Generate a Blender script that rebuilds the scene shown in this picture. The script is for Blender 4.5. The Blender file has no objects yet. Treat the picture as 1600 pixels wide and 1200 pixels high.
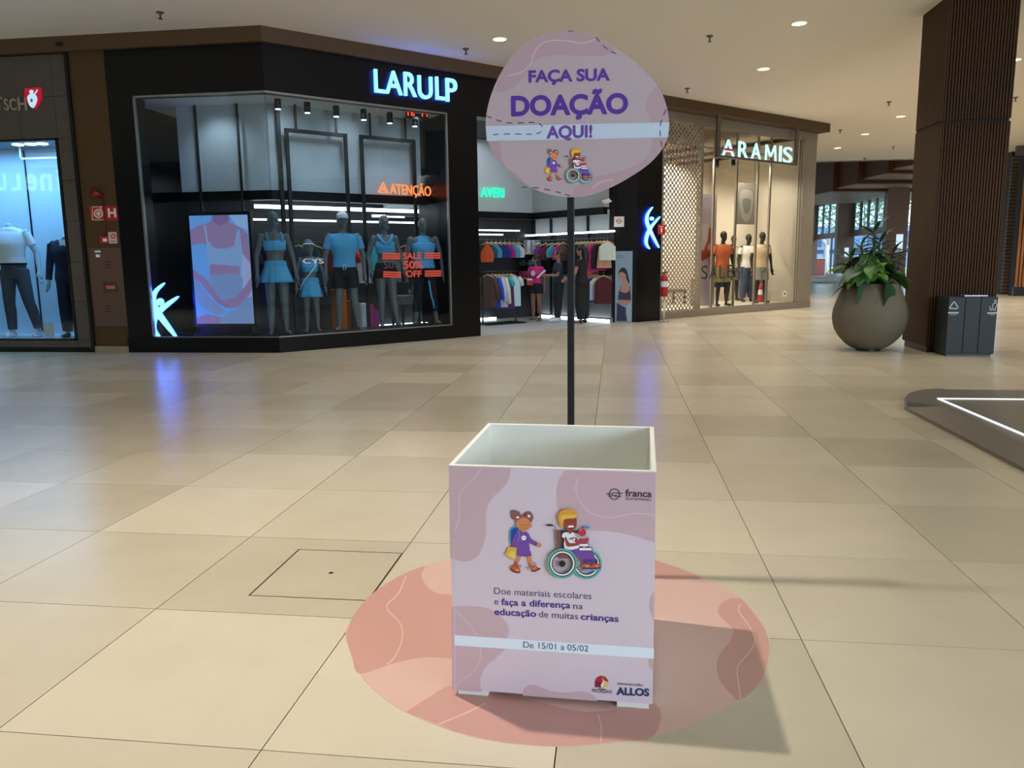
import bpy, bmesh, math, random
from mathutils import Vector, Matrix
random.seed(7)
scene = bpy.context.scene
COL = scene.collection
# ------------------------------------------------------------------ camera
FPX = 1223.3
PITCH, ROLL, YAW, CAMH = math.radians(8.98), math.radians(0.734), math.radians(-7.515), 1.477
cp, sp = math.cos(PITCH), math.sin(PITCH)
_f = Vector((math.sin(YAW)*cp, math.cos(YAW)*cp, -sp)); _r = Vector((math.cos(YAW), -math.sin(YAW), 0)); _d = _f.cross(_r)
_R = _r*math.cos(ROLL)+_d*math.sin(ROLL); _D = _d*math.cos(ROLL)-_r*math.sin(ROLL)
cam = bpy.data.cameras.new('camera'); camo = bpy.data.objects.new('camera', cam); COL.objects.link(camo)
cam.sensor_width = 36; cam.lens = FPX/1600*36; cam.clip_end = 400
camo.matrix_world = Matrix(((_R.x, -_D.x, -_f.x, 0), (_R.y, -_D.y, -_f.y, 0), (_R.z, -_D.z, -_f.z, CAMH), (0, 0, 0, 1)))
scene.camera = camo
# ------------------------------------------------------------------ world, exposure
w = bpy.data.worlds.new('sky'); scene.world = w; w.use_nodes = True
bg = w.node_tree.nodes['Background']; bg.inputs[0].default_value = (0.62, 0.80, 1.0, 1); bg.inputs[1].default_value = 3.0
vs = scene.view_settings; vs.view_transform = 'Standard'; vs.look = 'None'; vs.gamma = 1; vs.exposure = 0.0; vs.use_curve_mapping = False
scene.cycles.use_denoising = True; scene.cycles.max_bounces = 8; scene.cycles.transparent_max_bounces = 24
scene.cycles.sample_clamp_indirect = 6; scene.cycles.caustics_reflective = False; scene.cycles.caustics_refractive = False
CEIL = 5.15
def area_light(name, loc, size, energy, color, target=None, sizey=None, spread=180):
    l = bpy.data.lights.new(name, 'AREA'); l.energy = energy; l.color = color; l.shape = 'RECTANGLE'; l.size = size; l.size_y = sizey or size; l.spread = math.radians(spread)
    o = bpy.data.objects.new(name, l); COL.objects.link(o); o.location = loc
    d = (Vector(target)-Vector(loc)) if target is not None else Vector((0, 0, -1))
    o.rotation_euler = d.to_track_quat('-Z', 'Y').to_euler(); return o
def spot_light(name, loc, energy, color, angle=110, blend=.6, radius=.06, target=None):
    l = bpy.data.lights.new(name, 'SPOT'); l.energy = energy; l.color = color; l.spot_size = math.radians(angle); l.spot_blend = blend; l.shadow_soft_size = radius
    o = bpy.data.objects.new(name, l); COL.objects.link(o); o.location = loc
    d = (Vector(target)-Vector(loc)) if target is not None else Vector((0, 0, -1))
    o.rotation_euler = d.to_track_quat('-Z', 'Y').to_euler(); return o
WARM = (1.0, 0.91, 0.78); COOL = (0.62, 0.82, 1.0)
# an added fill, then daylight entering through the glazed side, right behind the visitor
area_light('hall_back_fill', (6, -8.7, 3.3), 8, 650, (0.78, 0.88, 1.0), (-7, 10, 6.5), 3)  # added fill before the plain back wall, aimed up to brighten the ceiling
area_light('concourse_daylight', (12, -6.5, 2.3), 9, 1700, (0.66, 0.83, 1.0), (-.2, 2.7, .6), 4)
# ------------------------------------------------------------------ pixel <-> place
def ray(u, v): return _R*((u-800)/FPX)+_D*((v-600)/FPX)+_f
def fl(u, v, z=0.0):
    d = ray(u, v); t = (z-CAMH)/d.z; return Vector((d.x*t, d.y*t, z))
class Frame:
    """vertical plane: s to the right, d going in (away from the viewer), z up"""
    def __init__(s, o, r):
        s.o = Vector((o[0], o[1], 0)); s.r = Vector((r[0], r[1], 0)).normalized(); s.n = Vector((-s.r.y, s.r.x, 0))
    def px(s, u, v, d=0.0):
        k = ray(u, v); oo = s.o+s.n*d; t = (s.n.x*oo.x+s.n.y*oo.y)/(s.n.x*k.x+s.n.y*k.y); p = Vector((k.x*t, k.y*t, CAMH+k.z*t))
        return ((p-s.o).dot(s.r), p.z)
    def w(s, a, d, z): return s.o+s.r*a+s.n*d+Vector((0, 0, z))
    def M(s): return Matrix(((s.r.x, s.n.x, 0, s.o.x), (s.r.y, s.n.y, 0, s.o.y), (0, 0, 1, 0), (0, 0, 0, 1)))
# ------------------------------------------------------------------ materials
def lin(c): 
    c = c/255; return c/12.92 if c <= .04045 else ((c+.055)/1.055)**2.4
def rgb(t): return (lin(t[0]), lin(t[1]), lin(t[2]), 1)
MATS = {}
def mat(name, col=(128, 128, 128), rough=.6, metal=0, emit=0, ecol=None, var=.06, scale=9, spec=.5, alpha=None):
    if name in MATS: return MATS[name]
    m = bpy.data.materials.new(name); m.use_nodes = True; nt = m.node_tree; b = nt.nodes['Principled BSDF']
    c = rgb(col); b.inputs['Roughness'].default_value = rough; b.inputs['Metallic'].default_value = metal; b.inputs['Specular IOR Level'].default_value = spec
    if emit:
        b.inputs['Base Color'].default_value = [x*.15 for x in c[:3]]+[1]; b.inputs['Emission Color'].default_value = rgb(ecol or col); b.inputs['Emission Strength'].default_value = emit
    elif var:
        tc = nt.nodes.new('ShaderNodeTexCoord'); nz = nt.nodes.new('ShaderNodeTexNoise'); nz.inputs['Scale'].default_value = scale; nz.inputs['Detail'].default_value = 4
        mx = nt.nodes.new('ShaderNodeMix'); mx.data_type = 'RGBA'
        mx.inputs[6].default_value = [x*(1-var) for x in c[:3]]+[1]; mx.inputs[7].default_value = [min(1, x*(1+var)) for x in c[:3]]+[1]
        nt.links.new(tc.outputs['Object'], nz.inputs['Vector']); nt.links.new(nz.outputs[0], mx.inputs[0]); nt.links.new(mx.outputs[2], b.inputs['Base Color'])
    else: b.inputs['Base Color'].default_value = c
    if alpha is not None: b.inputs['Alpha'].default_value = alpha
    MATS[name] = m; return m
def glass(name, tint=(235, 245, 250), refl=1.0, rough=0.0):
    if name in MATS: return MATS[name]
    m = bpy.data.materials.new(name); m.use_nodes = True; nt = m.node_tree; nt.nodes.remove(nt.nodes['Principled BSDF'])
    t = nt.nodes.new('ShaderNodeBsdfTransparent'); t.inputs[0].default_value = rgb(tint); g = nt.nodes.new('ShaderNodeBsdfGlossy'); g.inputs['Roughness'].default_value = rough
    fr = nt.nodes.new('ShaderNodeFresnel'); gm_ = nt.nodes.new('ShaderNodeNewGeometry'); io = nt.nodes.new('ShaderNodeMapRange'); io.inputs[3].default_value = 1.5; io.inputs[4].default_value = 1/1.5; nt.links.new(gm_.outputs['Backfacing'], io.inputs[0]); nt.links.new(io.outputs[0], fr.inputs[0]); mu = nt.nodes.new('ShaderNodeMath'); mu.operation = 'MULTIPLY'; mu.inputs[1].default_value = refl
    mx = nt.nodes.new('ShaderNodeMixShader'); nt.links.new(fr.outputs[0], mu.inputs[0]); nt.links.new(mu.outputs[0], mx.inputs[0]); nt.links.new(t.outputs[0], mx.inputs[1]); nt.links.new(g.outputs[0], mx.inputs[2])
    nt.links.new(mx.outputs[0], nt.nodes['Material Output'].inputs[0]); MATS[name] = m; return m
def glow(name, col, strength):
    return mat(name, col, .5, 0, strength, col)
# ------------------------------------------------------------------ mesh collector
class MB:
    def __init__(s, M=None): s.v = []; s.f = []; s.mi = []; s.mats = []; s.M = M; s.cur = 0; s.smooth = False
    def use(s, m):
        if m not in s.mats: s.mats.append(m)
        s.cur = s.mats.index(m); return s
    def add(s, vs, fs):
        k = len(s.v); s.v += [(s.M @ Vector(p)) if s.M is not None else Vector(p) for p in vs]
        for f in fs: s.f.append([k+i for i in f]); s.mi.append(s.cur)
        return s
    def box(s, x0, x1, y0, y1, z0, z1):
        if x0 > x1: x0, x1 = x1, x0
        if y0 > y1: y0, y1 = y1, y0
        if z0 > z1: z0, z1 = z1, z0
        return s.add([(x0, y0, z0), (x1, y0, z0), (x1, y1, z0), (x0, y1, z0), (x0, y0, z1), (x1, y0, z1), (x1, y1, z1), (x0, y1, z1)],
                     [(0, 3, 2, 1), (4, 5, 6, 7), (0, 1, 5, 4), (1, 2, 6, 5), (2, 3, 7, 6), (3, 0, 4, 7)])
    def prism_sz(s, pts, d0, d1):
        """outline in (s,z), extruded along d"""
        n = len(pts); a = sum(pts[i][0]*pts[(i+1) % n][1]-pts[(i+1) % n][0]*pts[i][1] for i in range(n))
        if a < 0: pts = pts[::-1]
        return s.add([(p[0], d0, p[1]) for p in pts]+[(p[0], d1, p[1]) for p in pts],
                     [list(range(n)), list(range(2*n-1, n-1, -1))]+[(i, n+i, n+(i+1) % n, (i+1) % n) for i in range(n)])
    def prism_xy(s, pts, z0, z1):
        n = len(pts); a = sum(pts[i][0]*pts[(i+1) % n][1]-pts[(i+1) % n][0]*pts[i][1] for i in range(n))
        if a < 0: pts = pts[::-1]
        return s.add([(p[0], p[1], z0) for p in pts]+[(p[0], p[1], z1) for p in pts],
                     [list(range(n-1, -1, -1)), list(range(n, 2*n))]+[(i, (i+1) % n, n+(i+1) % n, n+i) for i in range(n)])
    def flat(s, pts, d):
        n = len(pts); a = sum(pts[i][0]*pts[(i+1) % n][1]-pts[(i+1) % n][0]*pts[i][1] for i in range(n))
        if a < 0: pts = pts[::-1]
        return s.add([(p[0], d, p[1]) for p in pts], [list(range(n))])
    def tube(s, path, r, seg=8, caps=True, r1=None):
        path = [Vector(p) for p in path]; n = len(path); rings = []; up = Vector((0, 0, 1)); prev = None
        for i, p in enumerate(path):
            t = (path[min(i+1, n-1)]-path[max(i-1, 0)]).normalized()
            if prev is None: a = t.orthogonal().normalized()
            else: a = (prev-t*prev.dot(t)).normalized()
            prev = a; b = t.cross(a); rr = r if r1 is None else r+(r1-r)*i/(n-1)
            if isinstance(r, (list, tuple)): rr = r[i]
            rings.append([p+a*(rr*math.cos(2*math.pi*k/seg))+b*(rr*math.sin(2*math.pi*k/seg)) for k in range(seg)])
        vs = [q for R_ in rings for q in R_]; fs = []
        for i in range(n-1):
            for k in range(seg): fs.append((i*seg+k, i*seg+(k+1) % seg, (i+1)*seg+(k+1) % seg, (i+1)*seg+k))
        if caps: fs += [list(range(seg-1, -1, -1)), list(range((n-1)*seg, n*seg))]
        return s.add(vs, fs)
    def lathe(s, prof, c=(0, 0, 0), seg=32, sx=1, sy=1):
        vs = []; fs = []; n = len(prof)
        for r, z in prof:
            for k in range(seg): a = 2*math.pi*k/seg; vs.append((c[0]+sx*r*math.cos(a), c[1]+sy*r*math.sin(a), c[2]+z))
        for i in range(n-1):
            for k in range(seg): fs.append((i*seg+k, i*seg+(k+1) % seg, (i+1)*seg+(k+1) % seg, (i+1)*seg+k))
        fs += [list(range(seg-1, -1, -1)), list(range((n-1)*seg, n*seg))]
        return s.add(vs, fs)
    def ell(s, c, r, seg=16, rings=10):
        vs = [(c[0], c[1], c[2]-r[2])]; fs = []
        for i in range(1, rings):
            ph = math.pi*i/rings
            for k in range(seg): a = 2*math.pi*k/seg; vs.append((c[0]+r[0]*math.sin(ph)*math.cos(a), c[1]+r[1]*math.sin(ph)*math.sin(a), c[2]-r[2]*math.cos(ph)))
        vs.append((c[0], c[1], c[2]+r[2])); L = len(vs)-1
        for k in range(seg): fs.append((0, 1+(k+1) % seg, 1+k)); b = 1+(rings-2)*seg; fs.append((L, b+k, b+(k+1) % seg))
        for i in range(rings-2):
            for k in range(seg): a = 1+i*seg; fs.append((a+k, a+(k+1) % seg, a+seg+(k+1) % seg, a+seg+k))
        return s.add(vs, fs)
WOFF = {}
def woff(o): return WOFF.get(o.name, Vector((0, 0, 0))) if o else Vector((0, 0, 0))
def link(name, me, parent=None, off=None):
    o = bpy.data.objects.new(name, me); COL.objects.link(o)
    if parent is not None: o.parent = parent
    WOFF[o.name] = woff(parent); return o
def build(name, mb, m=None, parent=None, smooth=False, bevel=0):
    me = bpy.data.meshes.new(name); o0 = woff(parent)
    me.from_pydata([tuple(p-o0) for p in mb.v], [], mb.f)
    if m is not None: me.materials.append(m)
    else:
        for k in mb.mats: me.materials.append(k)
        me.polygons.foreach_set('material_index', mb.mi)
    if smooth: me.polygons.foreach_set('use_smooth', [True]*len(me.polygons))
    me.update(); o = link(name, me, parent)
    if bevel:
        b = o.modifiers.new('bevel', 'BEVEL'); b.width = bevel; b.segments = 2; b.limit_method = 'ANGLE'
    return o
def tag(o, label=None, cat=None, group=None, kind=None):
    if label: o['label'] = label
    if cat: o['category'] = cat
    if group: o['group'] = group
    if kind: o['kind'] = kind
    return o
def thing(name, label, cat, loc=(0, 0, 0), group=None, kind=None):
    o = bpy.data.objects.new(name, None); COL.objects.link(o); o.location = loc; o.empty_display_size = .1; WOFF[o.name] = Vector(loc)
    return tag(o, label, cat, group, kind)
def struct(name, mb, m, label=None, parent=None, **k):
    o = build(name, mb, m, parent, **k)
    if parent is None: tag(o, label, None, None, 'structure')
    return o
def copy_tree(o, parent=None):
    c = o.copy(); COL.objects.link(c); c.parent = parent
    for ch in list(o.children): copy_tree(ch, c)
    return c
# ------------------------------------------------------------------ curves, text
def smooth_closed(pts, k=6):
    n = len(pts); out = []
    for i in range(n):
        p0, p1, p2, p3 = [Vector((*pts[(i+j-1) % n], 0)) for j in range(4)]
        for t in range(k):
            t /= k; q = .5*((2*p1)+(-p0+p2)*t+(2*p0-5*p1+4*p2-p3)*t*t+(-p0+3*p1-3*p2+p3)*t**3); out.append((q.x, q.y))
    return out
def smooth_open(pts, k=6):
    n = len(pts); out = []
    for i in range(n-1):
        p0, p1, p2, p3 = [Vector((*pts[min(max(i+j-1, 0), n-1)], 0)) for j in range(4)]
        for t in range(k):
            t /= k; q = .5*((2*p1)+(-p0+p2)*t+(2*p0-5*p1+4*p2-p3)*t*t+(-p0+3*p1-3*p2+p3)*t**3); out.append((q.x, q.y))
    out.append(tuple(pts[-1])); return out
def ribbon(pts, wdt):
    """outline of a stroked polyline (open)"""
    L = []; Rr = []; n = len(pts)
    for i in range(n):
        a = Vector(pts[max(i-1, 0)]); b = Vector(pts[min(i+1, n-1)]); t = (b-a); t = t.normalized() if t.length > 1e-9 else Vector((1, 0)); nn = Vector((-t.y, t.x))
        p = Vector(pts[i]); ww = wdt[i] if isinstance(wdt, (list, tuple)) else wdt
        L.append(tuple(p+nn*ww/2)); Rr.append(tuple(p-nn*ww/2))
    return L+Rr[::-1]
def strip_quads(pts, wdt):
    o = ribbon(pts, wdt); n = len(pts); return [[o[i], o[i+1], o[2*n-2-i], o[2*n-1-i]] for i in range(n-1)]
def circle(cx, cy, rx, ry=None, n=24, a0=0, a1=360):
    ry = rx if ry is None else ry
    return [(cx+rx*math.cos(math.radians(a0+(a1-a0)*i/(n if a1-a0 >= 360 else n-1))), cy+ry*math.sin(math.radians(a0+(a1-a0)*i/(n if a1-a0 >= 360 else n-1)))) for i in range(n)]
TCACHE = {}
def text_mesh(body, bold=0.0, extrude=0.0):
    key = (body, bold, extrude)
    if key in TCACHE: return TCACHE[key]
    c = bpy.data.curves.new('t', 'FONT'); c.body = body; c.size = 1; c.offset = bold; c.extrude = extrude; c.resolution_u = 5
    o = bpy.data.objects.new('t', c); COL.objects.link(o); dg = bpy.context.evaluated_depsgraph_get(); e = o.evaluated_get(dg); me = e.to_mesh()
    vs = [tuple(v.co) for v in me.vertices]; fs = [tuple(p.vertices) for p in me.polygons]; e.to_mesh_clear()
    bpy.data.objects.remove(o); bpy.data.curves.remove(c); TCACHE[key] = (vs, fs); return vs, fs
CAPH = .69
def text_px(mb, F, body, p0, p1, cap, d, bold=0.0, depth=0.0, flip=False):
    """text on frame F: p0,p1 the pixel ends of the baseline, cap the cap height in pixels"""
    vs, fs = text_mesh(body, bold, .5 if depth else 0)
    x0 = min(v[0] for v in vs); x1 = max(v[0] for v in vs)
    a = Vector(F.px(*p0, d)); b = Vector(F.px(*p1, d)); h = Vector(F.px(p0[0], p0[1]-cap, d)).y-a.y
    ex = (b-a)/(x1-x0); up = Vector((0, h/CAPH)); out = []
    for v in vs:
        q = a+ex*(v[0]-x0)+up*v[1]; out.append((q.x, d-(v[2]+.5)*depth if depth else d, q.y))
    mb.add(out, fs); return mb
# ================================================================== STRUCTURE
S2 = math.sqrt(.5)
FL = Frame((0, 12.42), (1, 0)); FD = Frame((-5.55, 12.42), (1, 1)); FA = Frame((-5.765, 12.635), (1, 1))
m_grout = mat('grout', (84, 74, 60), .9); m_black = mat('black_panel', (9, 10, 13), .3, var=.1, spec=.3); m_blacktrim = mat('black_trim', (9, 9, 10), .4)
m_plaster = mat('ceiling_plaster', (238, 230, 218), .85, var=.015, scale=.6); m_band = mat('brown_band', (82, 60, 38), .6, var=.08, scale=3)
m_white = mat('white_paint', (232, 230, 225), .5, var=.02); m_alum = mat('brushed_aluminium', (160, 162, 165), .35, .8)
m_led = glow('led_white', (236, 246, 255), 6); m_shopglass = glass('shop_glass', (236, 243, 246), .55)
def floor_mat():
    m = bpy.data.materials.new('porcelain_tile'); m.use_nodes = True; nt = m.node_tree; b = nt.nodes['Principled BSDF']; L = nt.links.new
    g = nt.nodes.new('ShaderNodeNewGeometry'); mp = nt.nodes.new('ShaderNodeMapping'); mp.inputs['Location'].default_value = (1.9665/.9, -2.0811/.9, 0); mp.inputs['Scale'].default_value = (1/.9, 1/.9, 0)
    L(g.outputs['Position'], mp.inputs['Vector']); fv = nt.nodes.new('ShaderNodeVectorMath'); fv.operation = 'FLOOR'; L(mp.outputs[0], fv.inputs[0])
    wn = nt.nodes.new('ShaderNodeTexWhiteNoise'); wn.noise_dimensions = '2D'; L(fv.outputs[0], wn.inputs['Vector'])
    nz = nt.nodes.new('ShaderNodeTexNoise'); nz.inputs['Scale'].default_value = 2.2; nz.inputs['Detail'].default_value = 6; nz.inputs['Roughness'].default_value = .6; L(g.outputs['Position'], nz.inputs['Vector'])
    ad = nt.nodes.new('ShaderNodeMath'); ad.operation = 'MULTIPLY_ADD'; ad.inputs[1].default_value = .55; L(wn.outputs[0], ad.inputs[0]); 
    ml = nt.nodes.new('ShaderNodeMath'); ml.operation = 'MULTIPLY'; ml.inputs[1].default_value = .5; L(nz.outputs[0], ml.inputs[0]); L(ml.outputs[0], ad.inputs[2])
    cr = nt.nodes.new('ShaderNodeValToRGB'); cr.color_ramp.elements[0].position = .12; cr.color_ramp.elements[0].color = rgb((184, 174, 152)); cr.color_ramp.elements[1].position = .85; cr.color_ramp.elements[1].color = rgb((212, 202, 180))
    L(ad.outputs[0], cr.inputs[0]); L(cr.outputs[0], b.inputs['Base Color']); b.inputs['Roughness'].default_value = .27; b.inputs['Specular IOR Level'].default_value = .5
    MATS['porcelain_tile'] = m; return m
m_tile = floor_mat()
T = .9; GX, GY = -1.9665, 2.0811
fm = MB(); fm.box(-31, 34, -10, 62, -.05, -.007)
floor = tag(struct('floor', fm, m_grout), 'beige large-format porcelain tile floor of the concourse')
gm = MB(); gm.box(-200, 200, -200, 260, -.4, -.3); struct('ground', gm, mat('outside_ground', (120, 124, 112), .9), 'outdoor ground around the building')
# hatch cover lies in the tile left of the dark joint
hp = [fl(465, 859), fl(626, 864), fl(574, 937), fl(391, 931)]
hx0 = (hp[0].x+hp[3].x)/2; hx1 = GX+T; hy0 = (hp[2].y+hp[3].y)/2; hy1 = (hp[0].y+hp[1].y)/2
def onscreen(p):
    v = Vector(p)-Vector((0, 0, CAMH)); z = v.dot(_f); return (800+FPX*v.dot(_R)/z, 600+FPX*v.dot(_D)/z, z) if z > .3 else None
tiles = []
for i in range(-16, 40):
    for j in range(-5, 66):
        x, y = GX+i*T, GY+j*T
        c = [onscreen((x+a*T, y+b*T, 0)) for a, b in ((0, 0), (1, 0), (1, 1), (0, 1))]
        sc_ = 0
        if all(c):
            q = [(min(max(p[0], 0), 1600), min(max(p[1], 0), 1200)) for p in c]
            sc_ = abs(sum(q[k][0]*q[(k+1) % 4][1]-q[(k+1) % 4][0]*q[k][1] for k in range(4)))
            mx = x+T/2; my = y+T/2
            if my > 12.4 and mx < my-18.3 and mx < 5.5 and my < 29: sc_ = 0          # under the shops
        tiles.append((sc_, i, j, x, y))
tiles.sort(reverse=True); g2 = .0022
pm = MB(); pm.box(g2, T-g2, g2, T-g2, -.0075, 0)
tm = bpy.data.meshes.new('tile'); tm.from_pydata([tuple(p) for p in pm.v], [], pm.f); tm.materials.append(m_tile)
rest = MB()
for n, (sc_, i, j, x, y) in enumerate(tiles):
    if i == 0 and j == 1:
        k = MB(); k.box(x+g2, x+T-g2, y+g2, hy0-.006, -.0075, 0).box(x+g2, x+T-g2, hy1+.006, y+T-g2, -.0075, 0).box(x+g2, hx0-.006, hy0-.006, hy1+.006, -.0075, 0)
        build('tile', k, m_tile, floor); continue
    if n < 299:
        o = link('tile', tm, floor); o.location = (x, y, 0)
    elif sc_ > 0 or (-3.5 < y < 34 and -15 < x < 33): rest.box(x+g2, x+T-g2, y+g2, y+T-g2, -.0075, 0)
tag(build('tile_field', rest, m_tile, floor), kind='stuff')
h = thing('floor_hatch', 'square floor access cover with a dark gap and finger hole', 'hatch', (hx0, hy0, -.007))
k = MB(); k.box(hx0+.004, hx1-.008, hy0+.003, hy1-.003, -.007, 0); build('cover', k, m_tile, h)
k = MB(); k.lathe([(.012, 0), (.012, .0006)], ((hx0+hx1)/2, (hy0+hy1)/2, 0), 12); build('finger_hole', k, m_blacktrim, h)
# ceiling
k = MB(); k.box(-32, 44, -10, 33.2, CEIL, CEIL+.3); struct('ceiling', k, m_plaster, 'off-white plaster mall ceiling')
# brown band under the ceiling, running along both shopfronts
bo = .09
def FLw(s, d, z): return FL.w(s, d, z)
p0 = FL.w(-16, -bo, 0); c1 = Vector((-5.55-bo*math.tan(math.radians(-22.5)), 12.42-bo, 0)); e1 = FD.w(16.2, -bo, 0); e2 = FD.w(16.2, .9, 0)
k = MB(); k.prism_xy([tuple(p0.xy), tuple(c1.xy), tuple(e1.xy), tuple(e2.xy), tuple(FD.w(.2, .9, 0).xy), tuple(FL.w(-16, .5, 0).xy)], 4.92, CEIL)
struct('trim_1', k, m_band, 'brown band running under the ceiling above the shopfronts')
# ---------------- left shop facade: tiles
m_ftile = mat('facade_stone', (80, 73, 66), .55, var=.12, scale=4); m_fback = mat('facade_joint', (46, 42, 38), .8)
k = MB(FL.M()); k.box(-16, -8.95, .06, .3, 3.62, 4.92).box(-9.25, -8.95, .06, .3, 0, 3.62).box(-16, -9.25, .06, .3, 0, .2).box(-31, -12.7, .06, .3, 0, CEIL)
wl = struct('wall_left', k, m_fback, 'grey-brown stone facade of the left menswear shop')
zs = [.08, .2, .871, 1.544, 2.227, 2.891, 3.584, 4.245, 4.9]
for a in range(len(zs)-1):
    z0, z1 = zs[a]+.003, zs[a+1]-.003
    xs = [(-9.2, -8.955)] if 0 < a < 6 else [(-9.21-.66*(q+1)+.004, -9.21-.66*q) for q in range(5)]+[(-9.203, -8.955)]
    if a == 0: xs = [(-9.21-1.32*(q+1)+.004, -9.21-1.32*q) for q in range(3)]+[(-9.203, -8.955)]
    for x0, x1 in xs:
        k = MB(FL.M()); k.box(x0, x1, 0, .06, z0, z1); build('stone_tile', k, m_ftile, wl)
k = MB(FL.M()); k.box(-16, -8.95, -.01, .05, 0, .08); struct('baseboard_left', k, m_blacktrim, 'black skirting under the left shop window')
k = MB(FL.M()); k.box(-8.95, -8.9, -.02, .3, 0, 4.92); struct('trim_2', k, m_blacktrim, 'thin black edge strip beside the brown pilaster')
# pilaster
m_pil = mat('pilaster_brown', (74, 53, 24), .6, var=.12, scale=2); m_pilb = mat('stone_foot', (150, 138, 118), .6, var=.2, scale=20)
k = MB(FL.M()); k.box(-8.9, -8.22, .03, .4, .1, 4.95); struct('wall_pilaster', k, m_pil, 'narrow dark golden-brown wall strip between the two left shops')
k = MB(FL.M()); k.box(-8.9, -8.22, .0, .4, 0, .1); struct('baseboard_pilaster', k, m_pilb, 'pale stone foot under the brown wall strip')
# ---------------- sportswear shop: black frontage
WX0, WX1 = -7.82, None       # left window from x=-7.82 to the corner
k = MB(FL.M()); k.box(-8.25, -5.55, 0, .35, 4.2, 4.92).box(-8.25, -7.82, 0, .35, .25, 4.2)
k.M = FD.M(); k.box(0, 9.25, 0, .35, 4.2, 4.92).box(3.46, 4.12, 0, .45, .0, 4.2)
k.M = None
wc = struct('wall_front', k, m_black, 'black panelled frontage of the sportswear shop')
k = MB(); n1 = FL.w(-8.25, -.03, 0); n2 = Vector((-5.55+.012, 12.42-.03, 0)); n3 = FD.w(3.5, -.03, 0); n4 = FD.w(3.5, .95, 0)
k.prism_xy([tuple(p.xy) for p in (n1, n2, n3, n4, Vector((-5.55-.39, 12.42+.95, 0)), FL.w(-8.25, .95, 0))], 0, .25)
struct('trim_3', k, m_black, 'low black plinth under the sportswear shop window')
# pier with the logo to the right of the doorway
PA, PB, PC = fl(961, 503.5), fl(994, 503.5), fl(1031, 500.5)
k = MB(); k.prism_xy([tuple(PA.xy), tuple(PB.xy), tuple(PC.xy), (PC.x-.25, PC.y+.3), (PA.x-.05, PA.y+.5)], 0, 4.2); struct('wall_pier', k, m_black, 'black pier at the right of the sportswear shop entrance')
# windows
def window(n, F, s0, s1, z0, z1, label, fw=.035, glassmat=None, fm_=None, joints=(), d=.03, sides=(1, 1, 1, 1)):
    w_ = tag(thing('window_%d' % n, label, None, tuple(F.w(s0, 0, z0))), kind='structure')
    k = MB(F.M())
    if sides[0]: k.box(s0, s0+fw, d-.02, d+.03, z0, z1)
    if sides[1]: k.box(s1-fw, s1, d-.02, d+.03, z0, z1)
    if sides[2]: k.box(s0, s1, d-.02, d+.03, z0, z0+fw*.6)
    if sides[3]: k.box(s0, s1, d-.02, d+.03, z1-fw, z1)
    build('window_frame', k, fm_ or m_alum, w_)
    e = [s0]+list(joints)+[s1]
    for a in range(len(e)-1):
        k = MB(F.M()); k.box(e[a]+.004, e[a+1]-.004, d, d+.006, z0, z1); build('pane', k, glassmat or m_shopglass, w_)
    return w_
window(1, FL, -12.6, -9.22, .2, 3.6, 'shop window of the left menswear shop with black frame', .05, fm_=m_blacktrim)
window(2, FL, -7.82, -5.55, .25, 4.2, 'left glass front of the sportswear shop with the logo and screen behind', .03, joints=(-6.72,), sides=(1, 0, 1, 1))
window(3, FD, 0, 3.46, .25, 4.2, 'angled glass front of the sportswear shop in front of five mannequins', .03, joints=(2.02,), sides=(0, 1, 1, 1))
# window bay: ceiling, bulkhead and beam
m_bulk = mat('bulkhead_grey', (164, 168, 170), .8, var=.04, scale=2)
k = MB(); k.prism_xy([tuple(p.xy) for p in (FL.w(-8.2, .3, 0), Vector((-5.55-.124, 12.72, 0)), FD.w(3.46, .3, 0), FD.w(3.46, 1.02, 0), Vector((-5.55-.42, 12.42+1.02, 0)), FL.w(-8.2, 1.02, 0))], 4.19, 4.25)
struct('ceiling_bay', k, m_white, 'white soffit over the sportswear window display')
k = MB(); cc = Vector((-5.55-.393, 12.42+.95, 0)); k.prism_xy([tuple(p.xy) for p in (FL.w(-7.62, .95, 0), cc, FD.w(3.42, .95, 0), FD.w(3.42, 1.1, 0), Vector((-5.55-.456, 12.42+1.1, 0)), FL.w(-7.62, 1.1, 0))], 2.74, 4.19)
struct('wall_bulkhead', k, m_bulk, 'pale grey upper wall behind the sportswear window')
k = MB(); k.prism_xy([tuple(p.xy) for p in (FL.w(-8.2, .92, 0), Vector((-5.55-.38, 12.42+.92, 0)), FD.w(3.6, .92, 0), FD.w(3.6, 1.14, 0), Vector((-5.55-.47, 12.42+1.14, 0)), FL.w(-8.2, 1.14, 0))], 2.58, 2.74)
struct('trim_4', k, m_black, 'black beam along the bottom of the grey upper wall')
k = MB(FL.M()); k.box(-8.25, -8.2, .3, 3.2, 0, 4.2); k.M = FD.M(); k.box(3.5, 3.56, .3, 1.2, .25, 4.2)
struct('wall_bayend', k, m_black, 'black side cheeks of the sportswear window display')
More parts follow.
